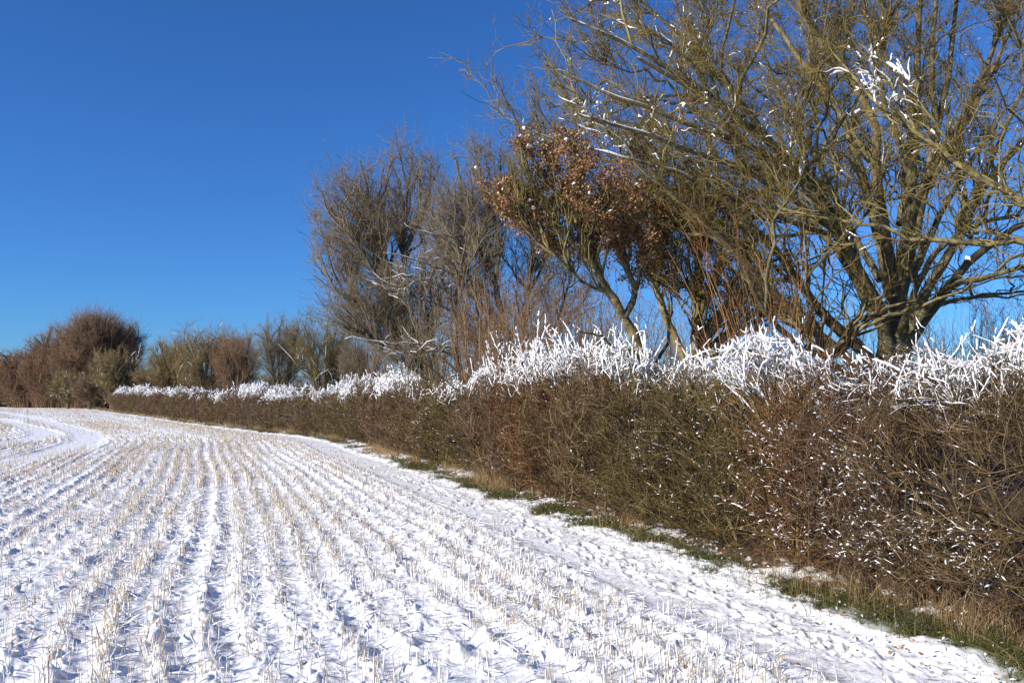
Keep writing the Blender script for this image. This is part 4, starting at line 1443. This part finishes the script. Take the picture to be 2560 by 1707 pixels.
far_tree('small bushy bare tree tucked against the left side of the multi-stemmed tree', 912, 838, 40, 125, TWIG_GREY, 201, n=.7, low=990)
far_tree('bushy olive bare tree with a wide round crown, right of the slender upright one', 808, 775, 47, 165, TWIG_OLIVE, 202, low=990, snow=.12)
far_tree('slender upright bare tree with a pale open crown in the middle of the far row', 697, 790, 58, 145, TWIG_GREY, 203, low=990, n=.9)
far_tree('brown tree with rounded crown immediately left of the slender upright tree', 592, 830, 66, 115, TWIG_RED, 204, low=990)
far_tree('tallest olive brown tree in the bushy row, with crown spilling over', 515, 815, 76, 150, TWIG_FAROL, 205, low=990, snow=.10, n=1.5, rtw=1.1)
far_tree('olive tree at the left end of the bushy row', 428, 838, 84, 110, TWIG_FAROL, 206, low=990, n=1.4, rtw=1.1)
far_tree('low scrubby tree in the gap before the dark wood', 372, 915, 110, 80, TWIG_FAROL, 207, low=985, n=.6)
far_tree('dark wide oak with the highest crown of the distant wood', 245, 787, 175, 190, TWIG_FAR, 208, name='oak_tree', low=1000, n=4.6, rtw=1.15, base_w=1.0)
far_tree('reddish brown tree forming the rounded shoulder left of the oak', 150, 825, 185, 170, TWIG_FAR, 209, name='oak_tree', low=1010, n=4.0, rtw=1.2, base_w=.9)
far_tree('reddish tree sloping down to the left end of the wood', 70, 870, 195, 150, TWIG_FAR, 210, name='oak_tree', low=1012, n=2.6, rtw=1.2, base_w=.8)
far_tree('lowest rounded tree at the left edge of the wood', 25, 910, 200, 80, TWIG_FAR, 211, low=1015, n=1.8, rtw=1.2, base_w=.6)
far_tree('smaller olive tree with snowy tufts in front of the oak', 292, 872, 150, 130, TWIG_FAROL, 212, low=1012, n=1.8, rtw=1.2, snow=.30, base_w=.5)
far_tree('snow dusted bush under the trees at the middle of the wood', 170, 925, 165, 110, TWIG_FAROL, 213, name='bush', low=1005, n=1.0, rtw=1.2, snow=.28, base_w=.4)
far_tree('dark bush standing between the oak trunk and the field edge', 225, 935, 160, 90, TWIG_FAR, 214, name='bush', low=1008, n=1.0, rtw=1.2, base_w=.4)


for lb, px, d, hg in (('snow free brown undergrowth at the foot of the oak, beside its trunk', 215, 182, 3.8), ('brown undergrowth under the right half of the oak', 285, 172, 3.6),
                      ('brown undergrowth between the oak and the rounded shoulder tree', 140, 190, 4.0), ('brown undergrowth left of the snow dusted bush', 85, 195, 3.8),
                      ('scrub closing the gap behind the last small hedge shrub', 345, 150, 4.5)):
    b_ = W(px, 1000, d)
    shoot_shrub(lb, (b_[0], b_[1], 0), 260, hg, (4.5, 2.5), TWIG_FAR, int(px) + 900, r=.045, sub=9, name='undergrowth_shrub', cat='shrub')


def far_wood():
    rng = np.random.default_rng(400)
    n = 42000
    x = rng.uniform(-230, 420, n)
    y = 330 + .12 * x + rng.uniform(0, 14, n)
    H = 9.5 * (.55 + .75 * fbm(x * .035, y * 0, 401, 3))
    z = rng.random(n) ** .8 * H
    P0 = np.stack([x, y, z], 1)
    P2 = P0 + rng.normal(0, 1, (n, 3)) * [.7, .7, .4] + [0, 0, 1.3]
    mb = MB()
    mb.tubes(np.stack([P0, (P0 + P2) / 2 + rng.normal(0, .1, (n, 3)), P2], 1), np.repeat([[.10, .08, .03]], n, 0), 3, tint=rng.random(n))
    tag(mb.build('far_woodland', TWIG_FAR), 'distant purplish brown line of bare woodland seen in gaps behind the hedge', 'woodland', kind='stuff')


far_wood()


# ---- dark boundary hedge at the far left and the hill behind
def dark_hedge():
    rng = np.random.default_rng(300)
    a, b = W(-420, 1000, 232), W(100, 1000, 205)
    root = empty('boundary_hedge', (float(a[0] + b[0]) / 2, float(a[1] + b[1]) / 2, 0))
    tag(root, 'low dark evergreen hedge across the far left edge of the field', 'hedge')
    n = 26000
    t = rng.random(n)
    H = 3.6 - 1.0 * (t > .86) * (t - .86) / .14
    P0 = a + (b - a) * t[:, None]
    P0[:, 2] = rng.random(n) * H * (.85 + .25 * n2(t * 40, t * 0, 3))
    P0[:, 1] += rng.normal(0, .9, n)
    P2 = P0 + rng.normal(0, .35, (n, 3)) + [0, 0, .3]
    mb = MB()
    mb.tubes(np.stack([P0, (P0 + P2) / 2 + rng.normal(0, .05, (n, 3)), P2], 1), np.repeat([[.09, .07, .03]], n, 0), 3, tint=rng.random(n) * .5)
    m = mat_tint('evergreen', [(.008, .010, .008), (.02, .022, .014), (.035, .03, .02)])
    mb.build('foliage', m, root)


dark_hedge()


def hill():
    nx, ny = 90, 30
    x = np.linspace(-3600, 1400, nx)
    y = np.linspace(1300, 2800, ny)
    X, Y = np.meshgrid(x, y)
    e = np.sin(np.clip((Y - 1300) / 1500, 0, 1) * math.pi)
    Z = e * (25 + 95 * np.exp(-((X + 1400) / 620) ** 2) + 14 * fbm(X * .004, Y * .004, 12, 3)) - 12
    i = np.arange(ny - 1)[:, None] * nx
    j = np.arange(nx - 1)[None]
    Fq = np.stack([i + j, i + j + 1, i + nx + j + 1, i + nx + j], -1).reshape(-1, 4)
    m, t, b = newmat('hill', .9, .1)
    nz = t.nodes.new('ShaderNodeTexNoise')
    nz.inputs['Scale'].default_value = .02
    nz.inputs['Detail'].default_value = 6
    tc = t.nodes.new('ShaderNodeTexCoord')
    t.links.new(tc.outputs['Object'], nz.inputs['Vector'])
    r = ramp(t, [(.4, (.05, .055, .05)), (.55, (.10, .10, .09)), (.62, (.5, .52, .55))])
    t.links.new(nz.outputs['Fac'], r.inputs[0])
    t.links.new(r.outputs[0], b.inputs['Base Color'])
    o = mesh_obj('hills', np.stack([X.ravel(), Y.ravel(), Z.ravel()], 1), Fq, m)
    tag(o, kind='structure')


hill()
